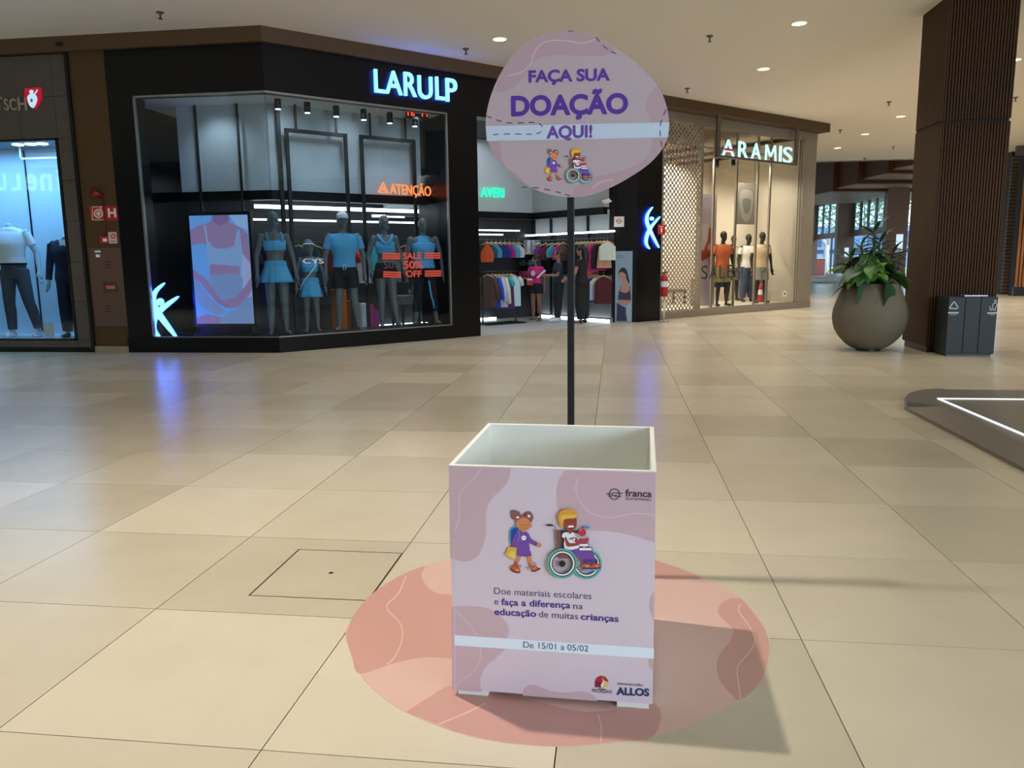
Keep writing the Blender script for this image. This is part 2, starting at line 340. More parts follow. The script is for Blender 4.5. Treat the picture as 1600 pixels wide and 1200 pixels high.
# interior shell
m_dark = mat('dark_interior', (24, 25, 28), .6); m_shopfloor = mat('shop_floor', (190, 192, 192), .35, var=.04, scale=2)
BD = 3.4
Lc = FD.w(-.45, BD, 0); Rc = FD.w(8.3, BD, 0)
k = MB(); k.prism_xy([tuple(p.xy) for p in (FL.w(-8.25, .3, 0), Vector((-5.55, 12.72, 0)), FD.w(3.5, .3, 0), FD.w(4.12, .02, 0), FD.w(7.75, .02, 0), FD.w(8.3, .6, 0), Rc, Lc)], .001, .006)
struct('floor_shop', k, m_shopfloor, 'pale floor inside the sportswear shop')
k = MB(FD.M()); k.box(-.6, 8.4, BD, BD+.1, 0, 3.3).box(8.3, 8.4, .5, BD, 0, 3.3)
struct('wall_shopback', k, m_dark, 'dark back wall of the sportswear shop')
k = MB(); k.prism_xy([tuple(p.xy) for p in (FL.w(-8.25, 1.1, 0), Vector((-5.55-.45, 12.42+1.1, 0)), FD.w(3.6, 1.1, 0), FD.w(3.6, 2.7, 0), FD.w(8.3, 2.7, 0), Rc, Lc)], 3.2, 3.3)
k.M = FD.M(); k.box(3.5, 9.3, .3, 2.9, 4.25, 4.35)
k.M = None; struct('ceiling_shop', k, m_dark, 'dark ceiling inside the sportswear shop')
k = MB(FD.M()); k.box(3.56, 7.62, 2.62, 2.78, 2.62, 4.25); struct('wall_entryback', k, m_bulk, 'grey upper wall facing the sportswear shop entrance')
k = MB(FD.M()); k.box(7.6, 7.75, .1, 2.62, 2.62, 4.25); struct('wall_entryside', k, mat('entry_side', (150, 152, 152), .8), 'grey upper side wall at the right of the entrance')
k = MB(FD.M()); k.box(3.56, 7.6, 2.58, 2.7, 2.46, 2.62).box(7.56, 7.7, .1, 2.6, 2.46, 2.62); struct('trim_5', k, m_black, 'black band under the entrance upper walls')
# the rest of the hall behind the visitor, and the downlights
m_backwall = mat('hall_back_wall', (120, 112, 102), .7)
k = MB(); k.box(-31, 16.2, -9.3, -9, 0, CEIL).box(-31.3, -31, -9.3, 12.7, 0, CEIL); struct('wall_back', k, m_backwall, 'plain wall of the concourse behind the visitor')
m_bulb = glow('downlight_lens', (255, 232, 150), 5); m_rim = mat('downlight_rim', (238, 232, 220), .5)
def downlight(x, y, e, label, vis=True, ang=120):
    t = thing('downlight', label, 'downlight', (x, y, CEIL), 'recessed ceiling downlights')
    k = MB(); k.lathe([(.115, 0), (.115, -.012), (.13, -.012), (.13, 0)], (x, y, CEIL), 24); build('rim', k, m_rim, t)
    k = MB(); k.lathe([(.11, -.004), (.11, -.008)], (x, y, CEIL), 24); build('lens', k, m_bulb, t)
    l = spot_light('downlight_lamp', (x, y, CEIL-.03), e, WARM, ang, .5, .07); return t
vis = {(-1.95, 13.75): 'glowing downlight just left of the top of the pink sign board', (2.88, 13.7): 'largest glowing downlight, high up between the pink sign and the wooden column', (2.88, 16.75): 'second downlight between the pink sign and the wooden column',
       (7.55, 22.97): 'downlight nearest to the left edge of the wooden column', (7.55, 26.0): 'middle one of the row of three small downlights beside the wooden column', (7.55, 29.04): 'farthest small downlight over the corridor beyond the corner shop', (7.55, 16.88): 'downlight at the right edge of the wooden column'}
for (x, y), lb in vis.items(): downlight(x, y, 300 if y > 15 else 130, lb)
KEY = (-1.98, 3.45)
spot_light('downlight_lamp', (KEY[0], KEY[1], CEIL-.03), 950, WARM, 100, 1.0, .07)
for x, y, e in ((2.9, 7.6, 30), (-6.7, 1.4, 90), (7.55, 4.5, 30), (7.55, 10.7, 230), (2.9, -4.7, 90), (-4.3, -3, 140), (-9.5, 8.5, 50), (2.88, 10.7, 130), (-1.95, 10.0, 330), (12.2, 10.7, 350), (12.2, 19.8, 450), (12.2, 26, 620), (14.3, 26.5, 350), (4.6, 19.0, 300)):
    spot_light('downlight_lamp', (x, y, CEIL-.03), e, WARM, 120, .5, .07)
for x, y, e in ((-12, 7.5, 900), (-10.5, 3.0, 700), (-15, 4.5, 600)): spot_light('side_bounce_fill', (x, y, CEIL-.03), e, (.88, .94, 1.0), 92, .4, .07)  # added lamps out of view, their floor bounce brightens the left ceiling
# ================================================================== FOREGROUND
class Decal:
    """flat print built from layered outlines on a frame; map turns drawing units into pixels"""
    def __init__(s, F, d0, mp=None, step=.00007): s.mb = MB(F.M()); s.F = F; s.d = d0; s.mp = mp or (lambda x, y: (x, y)); s.step = step
    def m(s, col, rough=.45):
        mm = col if not isinstance(col, tuple) else mat('print_%d_%d_%d' % col, col, rough, var=0)
        s.mb.use(mm); s.d -= s.step; return s
    def P(s, pts): return [s.F.px(*s.mp(x, y), 0) for x, y in pts]
    def poly(s, col, pts, smooth=0): s.m(col); s.mb.flat(s.P(smooth_closed(pts, smooth) if smooth else pts), s.d); return s
    def ell(s, col, cx, cy, rx, ry=None, n=24): return s.poly(col, circle(cx, cy, rx, ry, n))
    def line(s, col, wd, pts, smooth=0):
        s.m(col)
        for q in strip_quads(smooth_open(pts, smooth) if smooth else pts, wd): s.mb.flat(s.P(q), s.d)
        return s
    def ring(s, col, cx, cy, r, wd, n=36, ry=None): return s.line(col, wd, circle(cx, cy, r, ry, n)+[circle(cx, cy, r, ry, n)[0]])
    def dashes(s, col, wd, pts, on, off):
        p = smooth_open(pts, 10); s.m(col); acc = 0; cur = [p[0]]; draw = True
        for a, b in zip(p, p[1:]):
            L = math.dist(a, b); cur.append(b) if draw else None; acc += L
            if acc >= (on if draw else off):
                if draw and len(cur) > 1:
                    for q in strip_quads(cur, wd): s.mb.flat(s.P(q), s.d)
                draw = not draw; acc = 0; cur = [b]
        return s
    def text(s, col, body, p0, p1, cap, bold=0.0, heavy=0):
        a = s.mp(*p0); b = s.mp(*p1); c = s.mp(p0[0], p0[1]-cap); s.m(col)
        for ox, oy in (((0, 0),) if not heavy else ((-heavy, 0), (heavy, 0), (0, heavy), (0, -heavy))): text_px(s.mb, s.F, body, (a[0]+ox, a[1]+oy), (b[0]+ox, b[1]+oy), a[1]-c[1], s.d, bold); s.d -= s.step/4
        return s
    def done(s, name, parent): return build(name, s.mb, None, parent)
def draw_kids(D):
    br, sk, pu, pud = (142, 92, 88), (214, 136, 92), (118, 74, 168), (84, 54, 120)
    # girl: backpack, buns, face
    D.poly((36, 72, 168), [(150, 450), (165, 395), (215, 370), (262, 400), (270, 480), (250, 600), (235, 630), (170, 615), (148, 540)], 4)
    D.line((70, 170, 186), 16, [(205, 330), (212, 365), (165, 390), (148, 440), (146, 520), (150, 590)], 4)
    D.poly(sk, [(255, 750), (300, 750), (270, 830), (245, 880), (200, 880), (215, 820)]); D.poly(sk, [(365, 745), (425, 745), (450, 850), (420, 890), (395, 850)])
    D.poly(br, [(155, 190), (165, 150), (205, 138), (240, 150), (275, 165), (285, 200), (270, 240), (230, 268), (195, 270), (165, 240)], 4)
    D.poly(br, [(340, 195), (365, 165), (405, 158), (440, 185), (458, 225), (455, 265), (435, 290), (400, 270), (370, 235)], 4)
    D.poly(br, [(215, 280), (235, 225), (300, 205), (370, 205), (425, 245), (440, 300), (330, 330), (230, 330)], 4)
    D.ell((240, 232, 226), 250, 238, 24, 14, 12); D.ell((240, 232, 226), 402, 222, 20, 18, 12); D.ell((90, 56, 60), 345, 205, 12, 30, 10)
    D.poly(sk, [(222, 320), (240, 285), (290, 255), (330, 238), (390, 265), (420, 310), (425, 360), (400, 395), (350, 412), (290, 402), (245, 370)], 4)
    D.ell(sk, 428, 350, 14, 22, 12); D.line((120, 62, 44), 5, circle(308, 330, 22, 12, 8, 20, 160)); D.line((120, 62, 44), 5, circle(380, 330, 22, 12, 8, 20, 160)); D.line((140, 60, 50), 6, circle(350, 378, 20, 12, 8, 20, 160))
    D.line((190, 104, 74), 6, [(345, 335), (356, 352), (340, 358)])
    D.poly(sk, [(295, 395), (355, 400), (350, 440), (300, 440)])
    D.poly(pu, [(265, 430), (300, 420), (330, 452), (365, 425), (400, 460), (425, 520), (505, 570), (490, 620), (420, 585), (400, 570), (415, 680), (438, 745), (340, 760), (242, 745), (252, 640), (160, 620), (185, 530), (220, 450)])
    D.line((70, 170, 186), 10, [(235, 420), (270, 440), (272, 500), (248, 560)], 4)
    for a in range(5): D.ell((244, 240, 246), 332+20*math.cos(a*1.2566-1.57), 512+20*math.sin(a*1.2566-1.57), 16, 16, 10)
    D.ell((214, 190, 120), 332, 512, 9, 9, 8); D.line(pud, 10, [(244, 742), (340, 756), (438, 742)]); D.line(pud, 12, [(508, 572), (492, 618)]); D.line(pud, 10, [(160, 622), (245, 632)])
    D.poly(sk, [(510, 580), (535, 575), (575, 596), (560, 612), (570, 632), (535, 640), (505, 620)])
    D.poly(sk, [(165, 628), (225, 632), (215, 680), (175, 680)])
    D.poly((222, 178, 62), [(130, 625), (240, 655), (190, 815), (80, 735)]); D.poly((240, 205, 90), [(160, 690), (225, 700), (190, 790), (120, 740)])
    D.poly((198, 88, 50), [(152, 905), (185, 880), (240, 870), (275, 915), (290, 945), (280, 975), (230, 970), (180, 945)], 3); D.line((40, 28, 44), 14, [(152, 918), (190, 955), (240, 975), (285, 972)], 3); D.poly((238, 160, 100), [(215, 925), (260, 930), (275, 955), (235, 950)])
    D.poly((198, 88, 50), [(430, 890), (470, 880), (500, 895), (550, 910), (545, 935), (480, 955), (440, 955)], 3); D.poly((238, 238, 246), [(508, 870), (555, 900), (520, 905)]); D.line((40, 28, 44), 16, [(440, 955), (490, 952), (552, 918)], 3); D.poly((238, 160, 100), [(455, 920), (495, 900), (480, 930)])
    for lp in ([(225, 880), (222, 840), (245, 840), (240, 890)], [(255, 900), (285, 870), (295, 895), (270, 910)], [(470, 880), (465, 845), (492, 845), (485, 885)], [(440, 885), (405, 855), (405, 900), (430, 905)], [(400, 900), (372, 905), (385, 930), (405, 920)]): D.line((90, 60, 50), 6, lp, 4)
    # wheelchair: far wheel first
    def wheel(cx, cy, r, ry, hub):
        D.ring((92, 178, 166), cx, cy, r-8, 30, 40, ry-8); D.ring((28, 34, 40), cx, cy, r-26, 14, 40, ry-26); D.ring((232, 232, 240), cx, cy, r-42, 22, 40, ry-42); D.ring((34, 34, 42), cx, cy, r-60, 12, 40, ry-60)
        for a in range(0, 360, 18): D.line((70, 60, 70), 4, [(cx, cy), (cx+(r-62)*math.cos(math.radians(a)), cy+(ry-62)*math.sin(math.radians(a)))])
        D.ell((44, 34, 36), cx, cy, hub)
    wheel(1175, 860, 195, 195, 30)
    D.poly((128, 80, 70), [(762, 402), (830, 402), (830, 720), (780, 720)]); D.poly((52, 42, 52), [(826, 402), (1060, 412), (1062, 432), (900, 470), (885, 660), (840, 660)])
    D.line((120, 120, 130), 14, [(715, 342), (745, 350), (762, 405), (780, 650)], 4); D.line((46, 36, 44), 26, [(640, 336), (722, 337)])
    D.poly((150, 96, 90), [(780, 700), (1110, 700), (1110, 780), (800, 780)])
    D.poly(pu, [(880, 660), (1000, 640), (1090, 650), (1250, 690), (1285, 850), (1120, 855), (1095, 770), (1000, 735), (900, 700)], 2)
    skb = (150, 72, 56)
    D.poly((240, 236, 244), [(845, 470), (870, 435), (930, 432), (990, 430), (1060, 480), (1070, 640), (880, 655), (880, 520), (850, 500)], 2)
    D.poly((176, 170, 180), [(1000, 440), (1060, 450), (1180, 480), (1195, 520), (1060, 510)], 2)
    D.poly(skb, [(915, 405), (975, 405), (975, 445), (940, 452)])
    D.poly(skb, [(880, 500), (905, 500), (945, 575), (1065, 570), (1075, 600), (930, 625), (895, 590)], 2)
    D.poly(skb, [(862, 250), (1020, 225), (1040, 300), (1035, 360), (1000, 400), (940, 408), (890, 380), (862, 330)], 3); D.ell(skb, 850, 325, 18, 26, 10)
    D.poly((226, 160, 60), [(790, 225), (810, 170), (860, 130), (940, 122), (1000, 132), (1045, 180), (1050, 215), (1010, 245), (920, 245), (870, 260), (865, 310), (850, 375), (815, 330), (800, 280)], 4)
    D.poly((240, 190, 84), [(830, 215), (900, 200), (1040, 200), (1000, 240), (880, 255), (850, 300), (830, 280)], 3)
    D.poly((250, 246, 246), [(922, 345), (1000, 340), (990, 368), (940, 372)], 2); D.poly((60, 20, 28), [(935, 370), (990, 365), (965, 384)]); D.line((70, 30, 28), 5, circle(925, 295, 20, 10, 8, 190, 350)); D.line((70, 30, 28), 5, circle(995, 290, 20, 10, 8, 190, 350))
    D.ell((196, 52, 60), 1115, 432, 54, 50); D.line((60, 30, 30), 6, [(1130, 385), (1140, 360)]); D.ell((58, 150, 214), 1175, 364, 40, 20, 14); D.ell((240, 200, 210), 1095, 400, 10, 8, 8)
    D.poly((186, 62, 72), [(985, 500), (1040, 500), (1075, 535), (1190, 505), (1200, 545), (1165, 575), (1060, 580), (1000, 545)], 3); D.line((42, 60, 140), 14, [(945, 522), (985, 508)]); D.ell((246, 240, 244), 1008, 525, 12, 22, 10)
    for y0, x1 in ((600, 1210), (655, 1255)):
        D.poly((64, 50, 110), [(1080, y0-26), (x1-10, y0-26), (x1, y0), (x1-10, y0+26), (1080, y0+26)]); D.poly((244, 242, 250), [(1078, y0-16), (x1-18, y0-16), (x1-10, y0), (x1-18, y0+16), (1078, y0+16)])
    D.ell((222, 170, 80), 1140, 628, 18, 18, 6)
    D.poly((198, 88, 50), [(1110, 880), (1130, 850), (1190, 850), (1240, 880), (1250, 910), (1120, 910)], 2); D.poly((198, 88, 50), [(1240, 880), (1270, 850), (1330, 850), (1365, 880), (1360, 910), (1250, 910)], 2)
    D.line((46, 28, 40), 14, [(1112, 905), (1230, 912), (1362, 905)]); D.poly((240, 170, 112), [(1150, 880), (1210, 868), (1190, 895)]); D.poly((240, 170, 112), [(1280, 880), (1340, 868), (1310, 895)])
    for lp in ([(1145, 845), (1135, 800), (1160, 800), (1165, 845)], [(1195, 845), (1190, 795), (1215, 810), (1210, 845)], [(1245, 845), (1235, 800), (1262, 800), (1262, 845)], [(1300, 845), (1295, 790), (1315, 800), (1315, 845)]): D.line((52, 40, 90), 7, lp, 4)
    D.poly((110, 160, 220), [(1120, 925), (1360, 915), (1368, 945), (1300, 940), (1150, 950)])
    wheel(850, 845, 195, 195, 44)
# ---------------- donation box
FB = Frame((-.538, 2.4525), (.673, -.024)); BW, BH = .673, .815
m_boxpaint = mat('box_white', (230, 232, 226), .55, var=.04, scale=14); m_lilac = mat('print_lilac', (217, 202, 216), .4, var=.015, scale=5)
bx = thing('donation_box', 'open-topped pink and white donation box standing on the round floor sticker', 'box', tuple(FB.w(BW/2, BW/2, 0)))
tk = .016
k = MB(FB.M()); k.box(0, BW, 0, tk, .021, BH); fp = build('front_panel', k, m_boxpaint, bx, bevel=.0015)
k = MB(FB.M()); k.box(0, tk, tk, BW-tk, .021, BH); build('side_panel', k, m_boxpaint, bx, bevel=.0015)
k = MB(FB.M()); k.box(BW-tk, BW, tk, BW-tk, .021, BH); build('side_panel', k, m_boxpaint, bx, bevel=.0015)
k = MB(FB.M()); k.box(0, BW, BW-tk, BW, .021, BH); build('back_panel', k, m_boxpaint, bx, bevel=.0015)
k = MB(FB.M()); k.box(tk, BW-tk, tk, BW-tk, .021, .04); build('bottom', k, m_boxpaint, bx)
for s0 in (.012, BW-.012-.105):
    for d0 in (.005, BW-.1):
        k = MB(FB.M()); k.box(s0, s0+.105, d0, d0+.09, .0012, .021); build('foot', k, m_boxpaint, bx)
c3 = lambda x, y: (680+x/4.2105, 640+y/4.2105); c4 = lambda x, y: (680+x/4.2105, 890+y/4.2105); ck = lambda x, y: (780+x/8.572, 780+y/8.572)
D = Decal(FB, -.0003)
D.m(m_lilac); D.mb.flat([(0, .022), (BW, .022), (BW, BH-.001), (0, BH-.001)], D.d)
PK = (204, 175, 185); LN = (226, 206, 216)
D.mp = c3
D.poly(PK, [(90, 372)]+smooth_open([(498, 386), (480, 470), (420, 540), (370, 590), (345, 640), (335, 700), (335, 800), (320, 880), (290, 950), (240, 990), (185, 998), (125, 985), (98, 975)], 5))
D.poly(PK, smooth_open([(855, 398), (815, 460), (797, 540), (800, 620), (830, 700), (900, 765), (1000, 795), (1100, 797), (1220, 812), (1330, 838), (1446, 876)], 5)+[(1450, 416)])
D.line(LN, 4, [(305, 388), (260, 450), (180, 530), (158, 600), (160, 680), (145, 760), (125, 810)], 5); D.line(LN, 4, [(935, 455), (925, 520), (945, 590), (990, 650), (1050, 690), (1130, 710), (1220, 700), (1320, 682), (1445, 693)], 5)
D.mp = c4
D.poly(PK, smooth_open([(106, 243), (220, 238), (330, 250), (400, 280), (455, 330), (485, 390), (475, 450), (460, 520), (400, 580), (340, 630), (305, 690), (297, 740), (305, 805)], 5)+[(112, 790)])
D.poly(PK, smooth_open([(576, 828), (582, 790), (610, 762), (650, 757), (700, 775), (770, 800), (860, 808), (950, 800), (1010, 810), (1050, 835), (1068, 864)], 5))
D.poly(PK, [(1441, 140), (1415, 180), (1408, 240), (1420, 290), (1438, 335)]); D.poly(PK, [(1435, 520), (1408, 560), (1402, 610), (1412, 645), (1432, 665)])
D.line(LN, 4, [(130, 270), (200, 330), (260, 410), (295, 500), (295, 590), (260, 660), (200, 710), (130, 765)], 5); D.line(LN, 4, [(122, -210), (128, 250), (130, 790)])
D.poly((226, 238, 252), [(127, 430), (1440, 516), (1439, 585), (127, 497)])
PU = (84, 68, 112); PUB = (78, 44, 140)
D.text(PU, 'Doe materiais escolares', (388, 160), (1028, 195), 42)
D.text(PU, 'e', (390, 229), (416, 230), 42).text(PUB, 'faça a diferença', (435, 232), (890, 255), 42, .02).text(PU, 'na', (908, 259), (972, 262), 42)
D.text(PUB, 'educação', (390, 297), (665, 311), 42, .02).text(PU, 'de muitas', (683, 313), (940, 328), 42).text(PUB, 'crianças', (958, 329), (1207, 344), 42, .02)
D.text((66, 84, 116), 'De 15/01 a 05/02', (580, 513), (1008, 540), 40)
D.text((60, 50, 64), 'PROREAVI', (1033, 808), (1162, 817), 24); D.line((80, 70, 84), 5, [(1070, 783), (1122, 786)])
D.text((66, 74, 96), 'Administração:', (1198, 758), (1370, 767), 17, .006).text((24, 62, 104), 'ALLOS', (1195, 822), (1407, 832), 46, .02, .3)
D.poly((176, 46, 50), [(1053, 772)]+circle(1096, 740, 43, 43, 26, 150, 400)+[(1096, 775)]); D.poly((120, 32, 72), [(1053, 772), (1053, 735), (1075, 728), (1092, 745), (1092, 772)]); D.poly((224, 200, 116), [(1110, 728), (1139, 742), (1132, 765), (1112, 774), (1096, 774)], 2); D.poly((240, 236, 240), [(1100, 705), (1112, 735), (1096, 774), (1088, 760), (1104, 735)])
D.mp = c3
LG = (52, 36, 66)
D.ring(LG, 1180, 555, 34, 5)
for x0, x1, y in ((1128, 1170, 553), (1190, 1236, 548), (1160, 1205, 545), (1140, 1165, 566), (1165, 1195, 562), (1180, 1225, 568)): D.line(LG, 5, [(x0, y), (x1, y+2)])
D.text(LG, 'franca', (1253, 571), (1425, 577), 46, .008).text(LG, 'SHOPPING', (1255, 594), (1420, 601), 15)
D.mp = ck; draw_kids(D)
D.done('front_print', bx)
# ---------------- round floor sticker
def flz(pts, z): return [tuple(fl(500+x/2.162, 840+y/2.162).xy) for x, y in pts]
mo = [(88, 340), (105, 280), (160, 205), (250, 140), (350, 97), (430, 75), (560, 50), (740, 36), (920, 40), (1060, 60), (1160, 85), (1290, 135), (1430, 210), (1500, 300), (1520, 370), (1495, 480), (1420, 550), (1250, 630), (1130, 670), (1000, 692), (800, 707), (600, 690), (450, 655), (290, 590), (200, 530), (135, 460)]
stk = thing('floor_sticker', 'round salmon-pink vinyl floor sticker under the donation box', 'sticker', tuple(fl(870, 1010)))
m_sal = mat('vinyl_pink', (212, 176, 166), .35, var=.03, scale=3); m_sald = mat('vinyl_salmon', (198, 151, 141), .35, var=.03, scale=3); m_sall = mat('vinyl_line', (224, 188, 174), .4)
k = MB(); k.prism_xy(flz(smooth_closed(mo, 5), 0), .0002, .0006); build('vinyl', k, m_sal, stk)
k = MB()
for pts in ([(88, 340), (105, 280), (160, 205), (250, 140), (350, 97), (342, 130), (365, 170), (400, 190), (470, 215), (470, 410), (440, 408), (350, 405), (250, 425), (135, 460), (110, 410)],
            [(290, 590), (360, 545), (450, 500), (600, 520), (900, 590), (1130, 560), (1130, 668), (1000, 690), (800, 705), (600, 688), (450, 653)],
            [(1040, 56), (1160, 85), (1290, 135), (1235, 143), (1135, 140), (1030, 135)],
            [(1425, 207), (1390, 205), (1355, 225), (1345, 255), (1370, 285), (1395, 310), (1385, 350), (1350, 395), (1340, 440), (1355, 490), (1390, 530), (1422, 548), (1493, 480), (1518, 370), (1498, 300)]):
    q = flz(smooth_open(pts, 4), 0); a = sum(q[i][0]*q[(i+1) % len(q)][1]-q[(i+1) % len(q)][0]*q[i][1] for i in range(len(q)))
    if a < 0: q = q[::-1]
    k.add([(x, y, .0008) for x, y in q], [list(range(len(q)))])
build('salmon_shape', k, m_sald, stk)
for pts in ([(290, 130), (265, 190), (225, 235), (270, 290), (278, 340), (255, 400), (225, 430)], [(1420, 225), (1415, 250), (1450, 300), (1470, 350), (1440, 400), (1410, 440), (1415, 500), (1420, 545)], [(940, 600), (950, 640), (948, 690)], [(400, 632), (500, 590), (560, 560)]):
    k = MB()
    for q in strip_quads(smooth_open(pts, 5), 4):
        q = flz(q, 0); a = sum(q[i][0]*q[(i+1) % 4][1]-q[(i+1) % 4][0]*q[i][1] for i in range(4)); q = q if a > 0 else q[::-1]
        k.add([(x, y, .001) for x, y in q], [(0, 1, 2, 3)])
    build('curve_line', k, m_sall, stk)
# ---------------- sign on a pole
FS = Frame((0, 3.50), (1, 0)); cs = lambda x, y: (740+x/4, 30+y/4)
px_, pz_ = FS.px(891.5, 400)
ss = thing('sign_stand', 'pink donation sign board on a thin black pole behind the box', 'sign', (px_, 3.515, 0))
k = MB(); k.box(px_-.22, px_+.22, 3.36, 3.72, 0.0008, .012); build('base_plate', k, m_blacktrim, ss)
k = MB(); k.box(px_-.0155, px_+.0155, 3.513, 3.544, .012, 2.3); build('pole', k, mat('pole_black', (16, 18, 24), .45), ss, bevel=.002)
so = [(600, 72), (700, 85), (770, 112), (850, 155), (940, 215), (1030, 285), (1110, 365), (1170, 450), (1205, 540), (1220, 620), (1222, 690), (1205, 760), (1165, 830), (1100, 900), (1010, 965), (900, 1030), (800, 1075), (700, 1105), (620, 1112), (520, 1105), (420, 1078), (330, 1035), (250, 975), (180, 905), (120, 830), (90, 760), (76, 690), (78, 610), (95, 520), (125, 430), (165, 345), (215, 265), (270, 200), (340, 145), (420, 105), (510, 80)]
so = smooth_closed(so, 4)
k = MB(FS.M()); k.prism_sz([FS.px(*cs(x, y)) for x, y in so], 0, .011); sb = build('sign_board', k, mat('sign_lilac', (181, 163, 171), .45, var=.015), ss)
D = Decal(FS, -.0003, cs)
SPK = (178, 151, 160)
D.poly(SPK, [(131, 440)]+smooth_open([(136, 455), (200, 450), (260, 420), (310, 365), (340, 310), (370, 270), (430, 240), (520, 225), (620, 222), (720, 228), (790, 232), (850, 215), (878, 190), (862, 166)], 4)+[ (770, 114), (700, 87), (600, 74), (510, 82), (420, 107), (340, 147), (270, 202), (216, 267), (166, 347)])
D.poly(SPK, smooth_open([(1150, 420), (1110, 450), (1085, 500), (1078, 560), (1100, 620), (1112, 700), (1118, 780), (1090, 850), (1020, 910), (900, 955), (780, 980), (700, 1010), (640, 1050), (622, 1110)], 4)+[ (700, 1103), (800, 1073), (900, 1028), (1010, 963), (1100, 898), (1164, 829), (1203, 760), (1220, 690), (1218, 620), (1203, 540), (1168, 450)])
D.poly(SPK, smooth_open([(92, 762), (150, 765), (170, 800), (175, 860), (200, 920), (240, 950), (290, 985), (328, 1033)], 4)+[ (250, 973), (181, 904), (121, 829)])
D.line((220, 196, 206), 4, [(760, 125), (680, 150), (580, 135), (480, 135), (410, 165), (375, 220), (355, 280), (300, 330), (210, 355)], 5); D.line((220, 196, 206), 4, [(740, 1060), (780, 1025), (840, 1005), (880, 1010)], 5)
D.poly((190, 204, 224), [(77, 668), (1220, 645), (1216, 738), (82, 762)])
D.text((88, 50, 150), 'FAÇA SUA', (345, 393), (850, 380), 70, .02, .55).text((82, 46, 150), 'DOAÇÃO', (238, 601), (962, 584), 116, .02, .9).text((104, 70, 152), 'AQUI!', (457, 743), (740, 737), 73, .02, .55)
DK = (70, 54, 92)
for pts in ([(765, 112), (800, 155), (840, 190), (890, 215), (945, 220)], [(82, 605), (150, 632), (220, 648), (300, 648), (370, 645), (415, 655), (430, 680), (415, 708), (370, 718), (280, 718), (180, 718), (110, 725), (80, 735)], [(1203, 565), (1175, 630), (1165, 690), (1170, 750), (1178, 803)], [(300, 1050), (400, 1055), (480, 1070), (560, 1090), (618, 1108)]):
    D.dashes(DK, 5.5, pts, 32, 26)
D.line(DK, 5, [(590, 75), (624, 75)])
D.mp = lambda x, y: (lambda p: (857.7+(p[0]-803.3)*.5, 236.2+(p[1]-803.3)*.509))(ck(x, y)); draw_kids(D)
D.done('sign_print', ss)
# ================================================================== FIGURES
def capsule(mb, p0, p1, r0, r1, seg=12):
    p0, p1 = Vector(p0), Vector(p1); t = (p1-p0).normalized(); path = []; rad = []
    for a in (80, 50, 20): a = math.radians(a); path.append(p0-t*r0*math.sin(a)); rad.append(r0*math.cos(a))
    path += [p0, p1]; rad += [r0, r1]
    for a in (20, 50, 80): a = math.radians(a); path.append(p1+t*r1*math.sin(a)); rad.append(r1*math.cos(a))
    return mb.tube(path, rad, seg)
def loft(mb, rings, seg=24, caps=True):
    """rings (z, cx, cy, rx, ry)"""
    vs = []; fs = []; n = len(rings)
    for z, cx, cy, rx, ry in rings:
        for k in range(seg):
            a = 2*math.pi*k/seg; vs.append((cx+rx*math.cos(a), cy+ry*math.sin(a), z))
    for i in range(n-1):
        for k in range(seg): fs.append((i*seg+k, i*seg+(k+1) % seg, (i+1)*seg+(k+1) % seg, (i+1)*seg+k))
    if caps: fs += [list(range(seg-1, -1, -1)), list(range((n-1)*seg, n*seg))]
    return mb.add(vs, fs)
def interp(tab, z):
    if z <= tab[0][0]: return tab[0][1:]
    for a, b in zip(tab, tab[1:]):
        if z <= b[0]:
            t = (z-a[0])/(b[0]-a[0]); return tuple(x+(y-x)*t for x, y in zip(a[1:], b[1:]))
    return tab[-1][1:]
def remesh(name, mb, voxel, m, parent=None, smooth=3):
    me = bpy.data.meshes.new(name); me.from_pydata([tuple(p) for p in mb.v], [], mb.f); o = bpy.data.objects.new('tmp', me); COL.objects.link(o)
    r = o.modifiers.new('r', 'REMESH'); r.mode = 'VOXEL'; r.voxel_size = voxel; r.use_smooth_shade = True
    s = o.modifiers.new('s', 'SMOOTH'); s.iterations = smooth; s.factor = .5
    dg = bpy.context.evaluated_depsgraph_get(); nm = bpy.data.meshes.new_from_object(o.evaluated_get(dg)); bpy.data.objects.remove(o); bpy.data.meshes.remove(me)
    nm.name = name; nm.materials.clear(); nm.materials.append(m); nm.polygons.foreach_set('use_smooth', [True]*len(nm.polygons))
    return link(name, nm, parent)
